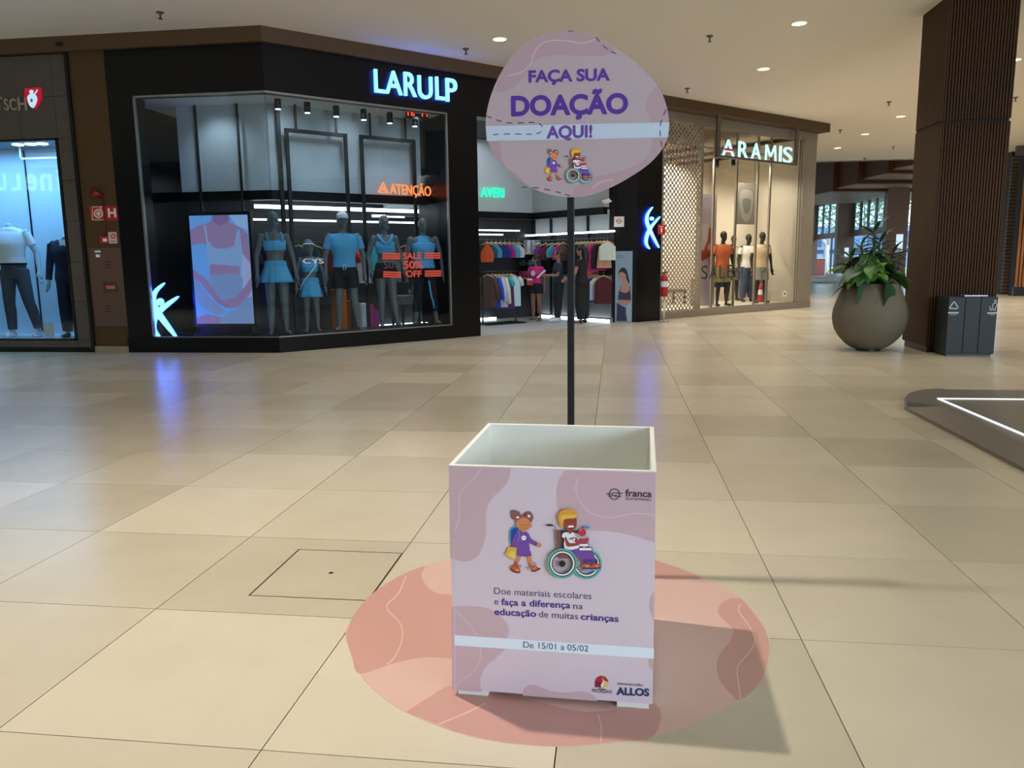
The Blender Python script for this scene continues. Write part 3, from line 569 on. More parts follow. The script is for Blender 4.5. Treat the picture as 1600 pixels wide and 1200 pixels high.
# torso tables: z, half width, half depth, y shift   (unit body height)
TOR = {'f': [(.455, .070, .050, .004), (.50, .092, .062, .006), (.54, .090, .062, .006), (.58, .077, .052, .0), (.615, .066, .045, -.002), (.65, .069, .047, -.003), (.69, .078, .056, -.008), (.72, .082, .062, -.010), (.755, .084, .052, -.004), (.785, .086, .044, 0), (.81, .080, .036, .004), (.826, .052, .030, .006)],
       'm': [(.455, .074, .056, .004), (.50, .088, .062, .004), (.54, .086, .060, .002), (.58, .080, .056, 0), (.615, .078, .054, -.002), (.65, .084, .058, -.004), (.69, .094, .064, -.006), (.72, .102, .066, -.006), (.755, .106, .060, -.002), (.785, .108, .050, 0), (.81, .096, .040, .004), (.826, .060, .034, .006)]}
def skeleton(sex, arms=None, legs=None):
    sw = .104 if sex == 'f' else .124
    J = {'sh': {}, 'el': {}, 'wr': {}, 'hip': {}, 'kn': {}, 'an': {}, 'toe': {}}
    arms = arms or {}; legs = legs or {}
    for sd in (-1, 1):
        J['sh'][sd] = Vector((sd*sw*.93, .004, .797)); a = arms.get(sd, ((sd*.035, .012, -.165), (sd*.012, -.03, -.145)))
        J['el'][sd] = J['sh'][sd]+Vector(a[0]); J['wr'][sd] = J['el'][sd]+Vector(a[1])
        l = legs.get(sd, ((sd*.006, -.004, -.235), (sd*.006, .016, -.222)))
        J['hip'][sd] = Vector((sd*.048, .004, .495)); J['kn'][sd] = J['hip'][sd]+Vector(l[0]); J['an'][sd] = J['kn'][sd]+Vector(l[1])
        J['toe'][sd] = J['an'][sd]+Vector(l[2] if len(l) > 2 else (sd*.02, -.085, -.022))
    return J
def hand(mb, wr, el, h, sd, curl=.5):
    d = (wr-el).normalized(); side = Vector((0, -1, 0)); side = (side-d*side.dot(d)).normalized(); out = d.cross(side)*sd   # palm width along side, normal out
    L = .10*h; capsule(mb, wr, wr+d*L*.42, .017*h, .020*h, 10)
    for i, (o, ln) in enumerate(((-.019, .90), (-.0065, 1.0), (.006, .95), (.018, .78))):
        b = wr+d*L*.50+side*(-o*h); m = b+d*L*.30*ln-out*L*.06*curl; e = m+d*L*.24*ln-out*L*.20*curl
        mb.tube([b-d*L*.12, b, m, e, e+d*.002], [.0075*h, .0072*h, .0066*h, .005*h, .002*h], 7)
    b = wr+d*L*.15+side*.014*h; m = b+d*L*.22+side*.018*h; e = m+d*L*.22+side*.004*h
    mb.tube([b, m, e, e+d*.002], [.0085*h, .0075*h, .0055*h, .002*h], 7)
def body_mesh(name, h, sex, mtl, parent, arms=None, legs=None, head=(0, 0), face=True, hd=1.0, voxel=.0095, headless=False, footr=1.0):
    mb = MB(); J = skeleton(sex, arms, legs); H = lambda v: Vector(v)*h
    loft(mb, [(z*h, 0, c*h, a*h, b*h) for z, a, b, c in TOR[sex]])
    capsule(mb, H((0, .008, .80)), H((0, -.002, .875 if not headless else .845)), .033*h, .026*h if not headless else .03*h)
    for sd in (-1, 1):
        ar = 1.0 if sex == 'm' else .86
        capsule(mb, H(J['sh'][sd]), H(J['el'][sd]), .031*h*ar, .023*h*ar); capsule(mb, H(J['el'][sd]), H(J['wr'][sd]), .023*h*ar, .0145*h)
        hand(mb, H(J['wr'][sd]), H(J['el'][sd]), h, sd)
        hp_, kn, an, to = (H(J[q][sd]) for q in ('hip', 'kn', 'an', 'toe')); lr = 1.0 if sex == 'f' else .98
        capsule(mb, hp_, kn, .053*h*lr, .033*h*lr); md = kn.lerp(an, .3)+Vector((0, .008*h, 0)); capsule(mb, kn, md, .031*h, .031*h*lr); capsule(mb, md, an, .031*h*lr, .017*h)
        heel = an+Vector((0, .018*h, -.022*h)); capsule(mb, an, heel, .017*h, .016*h); capsule(mb, heel, to.lerp(heel, .35)+Vector((0, 0, -.002*h)), .016*h*footr, .020*h*footr); capsule(mb, to.lerp(heel, .4), to, .019*h*footr, .013*h*footr)
    if not headless:
        Rz = Matrix.Rotation(head[0], 4, 'Z') @ Matrix.Rotation(head[1], 4, 'X'); c = Vector((0, -.012, .932))*h
        mb.M = Matrix.Translation(c) @ Rz @ Matrix.Scale(h*hd, 4)
        mb.ell((0, .006, .014), (.042, .053, .054)); mb.ell((0, -.008, -.022), (.034, .042, .046)); capsule(mb, (0, -.03, -.055), (0, -.036, -.058), .014, .012)
        if face:
            capsule(mb, (0, -.047, .004), (0, -.058, -.018), .005, .0085); capsule(mb, (-.012, -.048, -.038), (.012, -.048, -.038), .006, .006)
            for sd in (-1, 1): mb.ell((sd*.043, .008, -.006), (.008, .014, .019)); mb.ell((sd*.017, -.043, .012), (.013, .01, .006))
        mb.M = None
    zmin = min(v.z for v in mb.v); mb.v = [v-Vector((0, 0, zmin)) for v in mb.v]
    J['dz'] = -zmin
    o = remesh(name, mb, voxel, mtl, parent, 3); return o, J
def torso_rings(sex, z0, z1, inf, n=10, flare=0, tab=None):
    out = []
    for i in range(n):
        z = z0+(z1-z0)*i/(n-1); a, b, c = interp(TOR[sex], z); f = flare*max(0, (1-i/(n*.55))); out.append((z, 0, c, a+inf+f, b+inf+f))
    return out
def garment_mesh(name, h, parts, mtl, parent, J, voxel=.011, smooth=3):
    mb = MB()
    for p in parts:
        if p[0] == 'loft': loft(mb, [(z*h+J['dz'], cx*h, cy*h, rx*h, ry*h) for z, cx, cy, rx, ry in p[1]])
        elif p[0] == 'cap': mb.tube([Vector(p[1])*h+Vector((0, 0, J['dz'])), Vector(p[2])*h+Vector((0, 0, J['dz']))], [p[3]*h, p[4]*h], 14)
        elif p[0] == 'ball': mb.ell(tuple(Vector(p[1])*h+Vector((0, 0, J['dz']))), tuple(x*h for x in p[2]))
    return remesh(name, mb, voxel, mtl, parent, smooth)
def top_parts(sex, J, z0, z1, inf=.009, sleeve=0, flare=0, slr=.031):
    P = [('loft', torso_rings(sex, z0, z1, inf, 12, flare))]
    if sleeve:
        for sd in (-1, 1):
            s_, e_, w_ = J['sh'][sd], J['el'][sd], J['wr'][sd]
            P.append(('ball', s_+Vector((-sd*.006, 0, .0)), (slr*.88, slr*.92, slr*.85)))
            if sleeve <= 1: P.append(('cap', s_, s_.lerp(e_, sleeve), slr, slr*1.02))
            else: P += [('cap', s_, e_, slr, slr*.85), ('ball', e_, (slr*.85,)*3), ('cap', e_, e_.lerp(w_, sleeve-1), slr*.85, slr*.7)]
    return P
def leg_parts(sex, J, length, inf=.010, zt=.60, loose=1.0, hem=None):
    """length: 0..1 hip to knee, 1..2 knee to ankle"""
    P = [('loft', torso_rings(sex, .455, zt, inf, 6))]
    for sd in (-1, 1):
        hp_, kn, an = J['hip'][sd], J['kn'][sd], J['an'][sd]; r0 = .056+inf*.6; r1 = (.034+inf)*loose; r2 = (.019+inf)*loose if hem is None else hem
        if length <= 1: P.append(('cap', hp_+Vector((0, 0, .02)), hp_.lerp(kn, length), r0, max(r0+(r1-r0)*length, .045*loose)))
        else:
            P += [('cap', hp_+Vector((0, 0, .02)), kn, r0, r1), ('ball', kn, (r1, r1, r1)), ('cap', kn, kn.lerp(an, .3)+Vector((0, .006, 0)), r1, r1*1.0), ('cap', kn.lerp(an, .3)+Vector((0, .006, 0)), kn.lerp(an, length-1), r1, r1+(r2-r1)*(length-1))]
    return P
def skirt(name, h, J, z0, z1, r0, r1, mtl, parent, pleats=14, amp=.006):
    mb = MB(); seg = pleats*6; n = 7; vs = []; fs = []
    for i in range(n):
        t = i/(n-1); z = z1+(z0-z1)*t
        for k in range(seg):
            a = 2*math.pi*k/seg; f = 1+amp*12*t*math.sin(a*pleats)+.02*t*math.sin(a*3); vs.append(((r0[0]+(r1[0]-r0[0])*t)*f*math.cos(a)*h, (.004+(r0[1]+(r1[1]-r0[1])*t)*f*math.sin(a))*h, z*h+J['dz']))
    for i in range(n-1):
        for k in range(seg): fs.append((i*seg+k, (i+1)*seg+k, (i+1)*seg+(k+1) % seg, i*seg+(k+1) % seg))
    mb.add(vs, fs); o = build(name, mb, mtl, parent, True); s = o.modifiers.new('t', 'SOLIDIFY'); s.thickness = .006; return o
def strap(name, pts, r, mtl, parent, seg=6):
    mb = MB(); mb.tube(pts, r, seg); return build(name, mb, mtl, parent, True)
def pose(root, loc, rz): root.location = loc; root.rotation_euler = (0, 0, rz)
# ================================================================== SPORTSWEAR WINDOW
m_man = mat('mannequin_grey', (104, 110, 112), .5, var=.03); m_blue = mat('light_blue_fabric', (86, 172, 224), .75, var=.05, scale=30); m_blueD = mat('blue_seam', (70, 130, 180), .75)
m_navy = mat('black_fabric', (18, 20, 30), .8, var=.1); m_whitef = mat('white_fabric', (226, 232, 238), .8, var=.03)
PZ = .25
def spot_at(F, u, vfoot, vtop, d, z0=PZ):
    s, _ = F.px(u, vfoot, d); return F.w(s, d, z0), F.px(u, vtop, d)[1]-z0
# 1 woman in skirt
p, hh = spot_at(FD, 437, 520, 331, .42); t = thing('mannequin', 'tall grey female mannequin in light blue crop top and pleated skirt beside the screen', 'mannequin', group='mannequins in the sportswear window')
b, J = body_mesh('body', hh, 'f', m_man, t, {-1: ((-.045, .02, -.16), (-.005, -.03, -.15)), 1: ((.045, .03, -.16), (.02, -.02, -.15))}, head=(.45, 0))
garment_mesh('crop_top', hh, top_parts('f', J, .685, .765, .008), m_blue, t, J)
for sd in (-1, 1): strap('strap', [Vector((sd*.055, -.058, .755))*hh+Vector((0, 0, J['dz'])), Vector((sd*.06, -.04, .80))*hh+Vector((0, 0, J['dz'])), Vector((sd*.058, .005, .828))*hh+Vector((0, 0, J['dz'])), Vector((sd*.055, .05, .77))*hh+Vector((0, 0, J['dz']))], .009*hh, m_blue, t)
skirt('skirt', hh, J, .43, .595, (.078, .056), (.135, .115), m_blue, t, 9); garment_mesh('waistband', hh, [('loft', torso_rings('f', .565, .605, .012, 4))], m_blue, t, J)
pose(t, p, math.radians(30))
# 2 child
p, hh = spot_at(FD, 489, 518.5, 377, .50); t = thing('mannequin', 'small child mannequin with white headband in light blue top and skirt', 'mannequin', group='mannequins in the sportswear window')
b, J = body_mesh('body', hh, 'f', m_man, t, {-1: ((-.05, .01, -.16), (-.005, -.03, -.14)), 1: ((.05, .01, -.16), (.01, -.03, -.14))}, head=(.25, 0), hd=1.28)
garment_mesh('crop_top', hh, top_parts('f', J, .66, .79, .010), m_blue, t, J); skirt('skirt', hh, J, .39, .58, (.085, .066), (.13, .11), m_blue, t, 7); garment_mesh('waistband', hh, [('loft', torso_rings('f', .55, .60, .014, 4))], m_blue, t, J)
k = MB(); k.M = Matrix.Translation(Vector((0, -.008*hh, .955*hh+J['dz']))); k.tube([(x*.060*hh, y*.072*hh, 0.012*hh*(-y)) for x, y in circle(0, 0, 1, 1, 24)]+[(.060*hh, 0, 0)], .008*hh, 6, False); build('headband', k, m_whitef, t, True)
strap('bag_strap', [Vector(q)*hh+Vector((0, 0, J['dz'])) for q in ((.075, -.02, .80), (.055, -.085, .72), (.0, -.09, .65), (-.07, -.075, .57), (-.12, -.03, .47))], .007*hh, m_whitef, t)
pose(t, p, math.radians(24))
# 3 man with cap
p, hh = spot_at(FD, 543, 516, 333, .30); t = thing('mannequin', 'broad male mannequin with white cap, light blue tee and black shorts', 'mannequin', group='mannequins in the sportswear window')
b, J = body_mesh('body', hh, 'm', m_man, t, {-1: ((-.042, .01, -.165), (.0, -.03, -.15)), 1: ((.045, .01, -.165), (.005, -.03, -.15))}, {-1: ((-.012, -.004, -.235), (-.006, .016, -.222)), 1: ((.024, -.004, -.234), (.024, .016, -.222))}, head=(.25, 0))
garment_mesh('t_shirt', hh, top_parts('m', J, .54, .822, .010, .62, .006, .034), m_blue, t, J); sh = garment_mesh('shorts', hh, leg_parts('m', J, .55, .012, .575, 1.25), m_navy, t, J)
for sd in (-1, 1): strap('drawstring', [Vector(q)*hh+Vector((0, 0, J['dz'])) for q in ((0, -.078, .565), (sd*.012, -.082, .555), (sd*.008, -.082, .52))], .004*hh, m_whitef, t)
mb = MB(); mb.M = Matrix.Translation(Vector((0, -.012*hh, .932*hh+J['dz']))) @ Matrix.Rotation(.25, 4, 'Z') @ Matrix.Scale(hh, 4); mb.ell((0, .004, .034), (.049, .060, .042)); cp_ = remesh('cap', mb, .008, m_whitef, t, 2)
mb = MB(); mb.M = Matrix.Translation(Vector((0, -.012*hh, .932*hh+J['dz']))) @ Matrix.Rotation(.25, 4, 'Z') @ Matrix.Scale(hh, 4); mb.prism_xy([(x*.044, -.04+y*.055) for x, y in circle(0, 0, 1, 1, 18, 180, 360)], .018, .024); mb.v = list(mb.v); build('cap_visor', mb, m_whitef, cp_)
k = MB(); q = J['sh'][-1]*hh+Vector((-.02*hh, -.034*hh, -.03*hh+J['dz'])); k.box(q.x-.022, q.x+.018, q.y-.022, q.y-.004, q.z-.012, q.z+.012); build('sleeve_logo', k, mat('pink_logo', (240, 110, 130), .5), t)
pose(t, p, math.radians(18))
# 4 woman, v-neck top, black shorts
p, hh = spot_at(FD, 606, 511, 337, .40); t = thing('mannequin', 'grey female mannequin in light blue v-neck top behind the left end of the sale sticker', 'mannequin', group='mannequins in the sportswear window')
b, J = body_mesh('body', hh, 'f', m_man, t, {-1: ((-.05, .02, -.155), (.005, -.06, -.14)), 1: ((.045, .01, -.16), (.02, -.05, -.14))}, {-1: ((.0, -.004, -.235), (.004, .016, -.222)), 1: ((.01, -.02, -.232), (.03, .0, -.222))}, head=(.4, 0))
garment_mesh('crop_top', hh, top_parts('f', J, .66, .765, .008), m_blue, t, J); garment_mesh('shorts', hh, leg_parts('f', J, .22, .008, .58), m_navy, t, J)
for sd in (-1, 1): strap('strap', [Vector(q)*hh+Vector((0, 0, J['dz'])) for q in ((sd*.012, -.072, .74), (sd*.045, -.055, .785), (sd*.062, -.02, .822), (sd*.06, .03, .80))], .016*hh, m_blue, t)
pose(t, p, math.radians(28))
# 5 halter tank, leggings
p, hh = spot_at(FD, 665, 504, 341, .46); t = thing('mannequin', 'rightmost grey mannequin in light blue halter tank and dark cropped leggings', 'mannequin', group='mannequins in the sportswear window')
b, J = body_mesh('body', hh, 'm', m_man, t, {-1: ((-.05, .02, -.155), (-.005, -.03, -.15)), 1: ((.055, .02, -.155), (.005, -.03, -.15))}, {-1: ((-.02, -.004, -.235), (-.02, .016, -.222)), 1: ((.03, -.01, -.232), (.03, .02, -.222))}, head=(.25, 0))
garment_mesh('tank_top', hh, [('loft', torso_rings('m', .53, .76, .010, 10, .012)), ('loft', [(.755, 0, -.002, .105, .066), (.785, 0, -.002, .078, .056), (.815, 0, .002, .06, .046), (.832, 0, .002, .05, .04)])], m_blue, t, J)
lg = garment_mesh('leggings', hh, leg_parts('m', J, 1.62, .007, .56), m_navy, t, J)
strap('side_stripe', [(J['hip'][1].lerp(J['kn'][1], q)+Vector((-.022, -.052, 0)))*hh+Vector((0, 0, J['dz'])) for q in (.35, .6, .85, 1.0)]+[(J['kn'][1].lerp(J['an'][1], q)+Vector((-.012, -.042, 0)))*hh+Vector((0, 0, J['dz'])) for q in (.2, .5)], .009*hh, m_blue, lg)
pose(t, p, math.radians(20))
# ---------------- lit sign letters
m_neonw = glow('neon_cyan', (140, 216, 255), 1.7); m_neonside = glow('letter_side', (50, 100, 255), 9)
def letters(t, F, spec, d, depth, mtl, bold=.012, names='letter'):
    for ch, x0, x1, yb, cap in spec:
        k = MB(F.M()); text_px(k, F, ch, (x0, yb), (x1, yb+(x1-x0)*.12), cap, d, bold, depth); k.mats = [mtl, m_neonside]; k.mi = [0]*len(k.f); o = build(names, k, None, t)
        for pg in o.data.polygons: pg.material_index = 0 if abs(pg.normal.dot(F.n)) > .7 else 1
sg = thing('store_sign', 'glowing cyan shop sign reading LARULP on the black frontage', 'sign', tuple(FD.w(1.9, 0, 4.3)))
c_ = lambda x: 380+x/4
letters(sg, FD, [('L', c_(818), c_(882), 144.0, 35.5), ('A', c_(886), c_(990), 145.8, 36), ('R', c_(1003), c_(1080), 149.3, 36.5), ('U', c_(1090), c_(1178), 153.0, 35), ('L', c_(1200), c_(1255), 155.2, 35), ('P', c_(1264), c_(1332), 158.3, 36)], -.03, .05, m_neonw, .008)
# ---------------- figure logos
m_logo = glow('logo_glow', (140, 212, 255), 2.6); m_logoside = glow('logo_halo', (24, 70, 255), 42)
def klogo(t, F, mp, d, s1, s2, dot, W, th=.03):
    def two(k, nm):
        k.mats = [m_logo, m_logoside]; k.mi = [0 if len(f) > 4 and i % 1000 == 0 else 1 for i, f in enumerate(k.f)]; build(nm, k, None, t)
    for s_ in (s1, s2):
        q = smooth_open(s_, 5); n = len(q); wd = [W*(.12+.88*math.sin(math.pi*min(1, (i/(n-1))*1.0))**.6) for i in range(n)]
        k = MB(F.M()); k.prism_sz([F.px(*mp(*p), d) for p in ribbon(q, wd)], d-th, d); two(k, 'stroke')
    k = MB(F.M()); k.prism_sz([F.px(*mp(*p), d) for p in circle(dot[0], dot[1], dot[2], None, 20)], d-th, d); two(k, 'head_dot')
mp = lambda x, y: (200+x/5, 300+y/5)
t = thing('figure_logo', 'glowing figure-shaped logo at the bottom left of the sportswear window', 'logo', tuple(FL.w(-7.5, .12, .25)))
klogo(t, FL, mp, .12, [(290, 710), (225, 770), (200, 830), (212, 890), (240, 945), (290, 1015), (340, 1080), (385, 1138)], [(400, 815), (330, 865), (262, 918), (222, 965), (203, 1020), (210, 1080), (255, 1138)], (256, 858, 28), 46)
FP = Frame((PB.x, PB.y), (PC.x-PB.x, PC.y-PB.y)); mp = lambda x, y: (740+x/5, 280+y/5)
t = thing('figure_logo', 'glowing figure-shaped logo on the black pier beside the entrance', 'logo', tuple(FP.w(.4, -.01, 1.7)))
klogo(t, FP, mp, -.012, [(1395, 218), (1358, 270), (1349, 320), (1362, 370), (1385, 420), (1415, 480), (1445, 535)], [(1452, 293), (1410, 340), (1380, 380), (1354, 430), (1344, 480), (1350, 515), (1372, 545)], (1388, 308, 14), 22)
# ---------------- screen
t = thing('display_screen', 'upright lit screen in the sportswear window showing a woman in white yoga wear', 'screen', tuple(FL.w(-7, .5, .25)))
mp = lambda x, y: (200+x/5, 300+y/5); SD = .42
q = [FL.px(*mp(*a), SD) for a in ((450, 158), (952, 148), (1008, 1046), (528, 1056))]; s0 = (q[0][0]+q[3][0])/2; s1 = (q[1][0]+q[2][0])/2; z0 = (q[2][1]+q[3][1])/2; z1 = (q[0][1]+q[1][1])/2
k = MB(FL.M()); k.box(s0, s1, SD, SD+.11, z0, z1); build('casing', k, m_blacktrim, t, bevel=.006)
k = MB(FL.M()); k.box(s0+.1, s1-.1, SD+.02, SD+.1, .25, z0).box(s0, s1, SD-.03, SD+.2, .25, .275); build('stand', k, m_blacktrim, t)
D = Decal(Frame((FL.o.x, FL.o.y+SD), (1, 0)), -.003, mp, .0002)
E_ = lambda c, s=.7: glow('screen_%d_%d_%d' % c, c, s)
iz0, iz1, is0, is1 = z0+.05, z1-.06, s0+.045, s1-.045
D.m(E_((110, 172, 244))); D.mb.flat([(is0, iz0), (is1, iz0), (is1, iz1), (is0, iz1)], D.d)
def clipP(pts): 
    return [(min(max(a, is0), is1), min(max(b, iz0), iz1)) for a, b in pts]
_P = D.P; D.P = lambda pts: clipP(_P(pts))
D.poly(E_((170, 180, 226)), [(890, 440), (1000, 440), (1000, 1050), (880, 1050)]); D.poly(E_((160, 190, 240)), [(790, 180), (935, 180), (935, 300), (850, 260)])
SK, SKD, TP, LG_ = E_((154, 130, 176)), E_((136, 110, 162)), E_((140, 172, 222)), E_((130, 156, 204))
D.poly(SK, [(480, 300), (540, 268), (640, 238), (665, 180), (785, 180), (800, 240), (880, 280), (940, 330), (960, 560), (900, 490), (860, 440), (640, 440), (590, 400), (500, 415), (480, 415)])
D.poly(SKD, [(665, 180), (785, 180), (780, 230), (720, 262), (672, 232)], 2)
D.poly(SK, [(640, 560), (875, 580), (872, 645), (640, 655)]); D.poly(TP, [(612, 385), (632, 385), (660, 425), (700, 445), (770, 446), (830, 420), (855, 290), (872, 290), (895, 470), (870, 578), (640, 562), (622, 480)]); D.line(TP, 14, [(598, 260), (612, 330), (622, 400)])
D.poly(LG_, [(640, 655), (875, 645), (895, 740), (905, 830), (740, 840), (650, 760)], 2); D.poly(LG_, [(505, 690), (560, 720), (640, 830), (760, 930), (690, 960), (560, 880), (520, 820)], 2)
D.poly(LG_, [(720, 1050), (725, 985), (800, 930), (900, 910), (1000, 920), (1000, 1050)]); D.poly(LG_, [(800, 900), (860, 850), (960, 815), (1000, 830), (1000, 920), (880, 910)])
D.poly(SK, [(505, 610), (560, 640), (620, 690), (690, 790), (740, 850), (715, 880), (640, 800), (560, 700), (505, 670)], 2); D.poly(SK, [(970, 660), (900, 760), (820, 830), (720, 850), (760, 905), (850, 900), (900, 850), (980, 760)], 2); D.poly(SK, [(530, 980), (620, 955), (725, 975), (720, 1050), (530, 1050)])
for a in ((690, 870), (710, 885), (735, 895), (765, 900)): D.line(SKD, 5, [(a[0], a[1]-30), (a[0]+25, a[1])])
D.done('picture', t)
# ================================================================== SPORTSWEAR WINDOW FITTINGS
ORD = ['leftmost', 'second from left', 'third from left', 'middle', 'third from right', 'second from right', 'rightmost']
m_steel = mat('black_steel', (16, 17, 19), .45); m_lens = glow('spot_lens', (225, 240, 255), 9); m_wood = mat('hanger_wood', (206, 172, 112), .5, var=.12, scale=20)
for i, (u, v) in enumerate(((434, 162), (480, 168), (525, 174), (568, 179.5), (609, 185), (648, 190), (685, 196))):
    s, z = FD.px(u, v, .5); t = thing('spotlight', '%s of the seven black cylinder spotlights in the sportswear window' % ORD[i], 'spotlight', tuple(FD.w(s, .5, 4.19)), 'spotlights over the window display')
    c = FD.w(s, .5, z)
    k = MB(); k.lathe([(.05, -.085), (.055, -.08), (.055, .085), (.045, .09)], tuple(c), 16); build('can', k, m_steel, t, True)
    k = MB(); k.lathe([(.044, -.092), (.044, -.086)], tuple(c), 16); build('lens', k, m_lens, t)
    k = MB(); k.box(c.x-.01, c.x+.01, c.y-.01, c.y+.01, c.z+.085, 4.17).box(c.x-.04, c.x+.04, c.y-.02, c.y+.02, 4.165, 4.19); build('stem', k, m_steel, t)
    spot_light('spotlight_lamp', c+Vector((0, 0, -.12)), 34, (.50, .76, 1.0), 75, .8, .04, c+Vector((0, 0, -3))+FD.n*.2)
spot_light('spotlight_lamp', FL.w(-6.8, .35, 4.1), 34, (.66, .84, 1.0), 110, .9, .1, FL.w(-6.8, .95, 3.0)); 
for sx in (.6, 1.8, 3.0): spot_light('spotlight_lamp', FD.w(sx, .3, 4.1), 22, (.72, .87, 1.0), 120, .9, .1, FD.w(sx, .95, 3.1))
for i, (F, u, v, lb) in enumerate(((FL, 308, 220, 'black post behind the left sportswear window, left one of two'), (FL, 373, 220, 'black post behind the left sportswear window, right one of two'), (FD, 437, 230, 'thick black post left of the two hanging frames'))):
    w_ = .035 if i < 2 else .06; s, z = F.px(u, v, .86); k = MB(F.M()); k.box(s-w_/2, s+w_/2, .84, .84+w_, .25, 4.19); tag(build('post', k, m_steel), lb, 'post')
for n, (u0, u1, vt, rods) in enumerate(((448, 540, 200, (462.5, 525.5)), (565, 647, 210.5, (579, 634)))):
    d = .76; a = FD.px(u0, vt, d); b = FD.px(u1, vt+7, d); zt = a[1]
    t = thing('suspended_display_stand', 'left black rectangular display stand before the grey upper wall' if n == 0 else 'right black rectangular display stand before the grey upper wall', 'stand', tuple(FD.w(a[0], d, .25)))
    for s in (a[0], b[0]): k = MB(FD.M()); k.box(s-.03, s+.03, d, d+.05, .25, zt); build('upright', k, m_steel, t)
    k = MB(FD.M()); k.box(a[0]-.03, b[0]+.03, d, d+.05, zt-.06, zt); build('top_bar', k, m_steel, t)
    for u in rods: s = FD.px(u, vt-15, d)[0]; k = MB(FD.M()); k.box(s-.018, s+.018, d+.01, d+.04, zt, 4.19); build('hanger_rod', k, m_steel, t)
# neon lettering
m_or = glow('neon_orange', (255, 106, 40), 3.0); m_gr = glow('neon_green', (30, 240, 160), 2.2); m_rd = glow('led_red', (255, 60, 40), 3)
t = thing('neon_sign', 'orange glowing warning sign reading ATENÇÃO in the sportswear window', 'sign', tuple(FD.w(2.4, .7, 2.7)))
k = MB(FD.M()); text_px(k, FD, 'ATENÇÃO', (609.5, 302.5), (673, 306.5), 15.5, .72, 0, .02); build('lettering', k, m_or, t)
k = MB(FD.M())
for a, b in (((591, 300), (599, 285)), ((599, 285), (607, 301.5)), ((591, 300), (607, 301.5)), ((595, 299), (599, 291)), ((599, 291), (603, 300)), ((599, 294), (599, 298))):
    p, q = Vector(FD.px(*a, .71)), Vector(FD.px(*b, .71)); k.tube([(p.x, .71, p.y), (q.x, .71, q.y)], .009, 6)
build('warning_triangle', k, m_or, t)
t = thing('led_clock', 'small red LED readout near the top right of the sportswear window', 'display', tuple(FD.w(3, .4, 4.0)))
k = MB(FD.M()); text_px(k, FD, '16  11', (637, 180.5), (668, 182.5), 7, .3, .01); tag(build('digits', k, m_rd, t), kind='stuff')
s0, z0 = FD.px(635, 184, .3); s1, z1 = FD.px(670, 172, .3); k = MB(FD.M()); k.box(s0, s1, .315, .34, z0, z1+.02); build('housing', k, m_steel, t); k = MB(FD.M()); k.box(s0+.1, s0+.12, .32, .34, z1, 4.19); build('bracket', k, m_steel, t)
FE = Frame(tuple(FD.w(0, 2.6, 0).xy), (1, 1))
t = thing('neon_sign', 'green glowing lettering on the grey wall inside the entrance', 'sign', tuple(FD.w(5, 2.58, 2.7)))
k = MB(FE.M()); text_px(k, FE, 'AVERI', (751, 307.5), (787, 308.5), 14.5, -.02, .004, .03); build('lettering', k, m_gr, t)
# window stickers
m_sale = mat('sale_red_glow', (228, 84, 62), .5, emit=.55, ecol=(228, 84, 62)); m_sale2 = mat('sale_outline', (90, 78, 84), .5); cc4 = lambda x, y: (380+x/4, 300+y/4)  # sale red is self-glowing to stay bright, the sticker is no lamp
t = thing('window_sticker', 'red sale sticker reading SALE 50% OFF on the sportswear window', 'sticker', tuple(FD.w(2.5, .015, 1)))
D = Decal(FD, .028, cc4, .0004)
D.text(m_sale, 'SALE', (1000, 418), (1115, 416), 38, .02, .2).text(m_sale, '50%', (1002, 478), (1125, 477), 46, .02, .2).text(m_sale, 'OFF', (1018, 530), (1115, 529), 38, .02, .2)
build('lettering', D.mb, None, t)
for x0, y0, x1, y1 in ((875, 380, 986, 381), (1138, 377, 1236, 378), (880, 494, 992, 498), (1140, 490, 1243, 488)):
    for r in range(3):
        D = Decal(FD, .028, cc4); D.line(m_sale, 10, [(x0, y0+6+r*14), (x1, y1+6+r*14)]); build('stripe', D.mb, None, t)
D = Decal(FD, .0275, cc4); D.text(m_sale2, '50%', (880, 476), (985, 478), 42); build('faded_lettering', D.mb, None, t)
t = thing('window_lettering', 'small white letters on the glass before the child mannequin', 'lettering', tuple(FD.w(.7, .02, 1.4)))
D = Decal(FD, .026, lambda x, y: (x, y)); D.text(m_whitef, 'CYS', (473.5, 411.5), (506, 411.5), 7.5, .01); build('letters', D.mb, None, t)
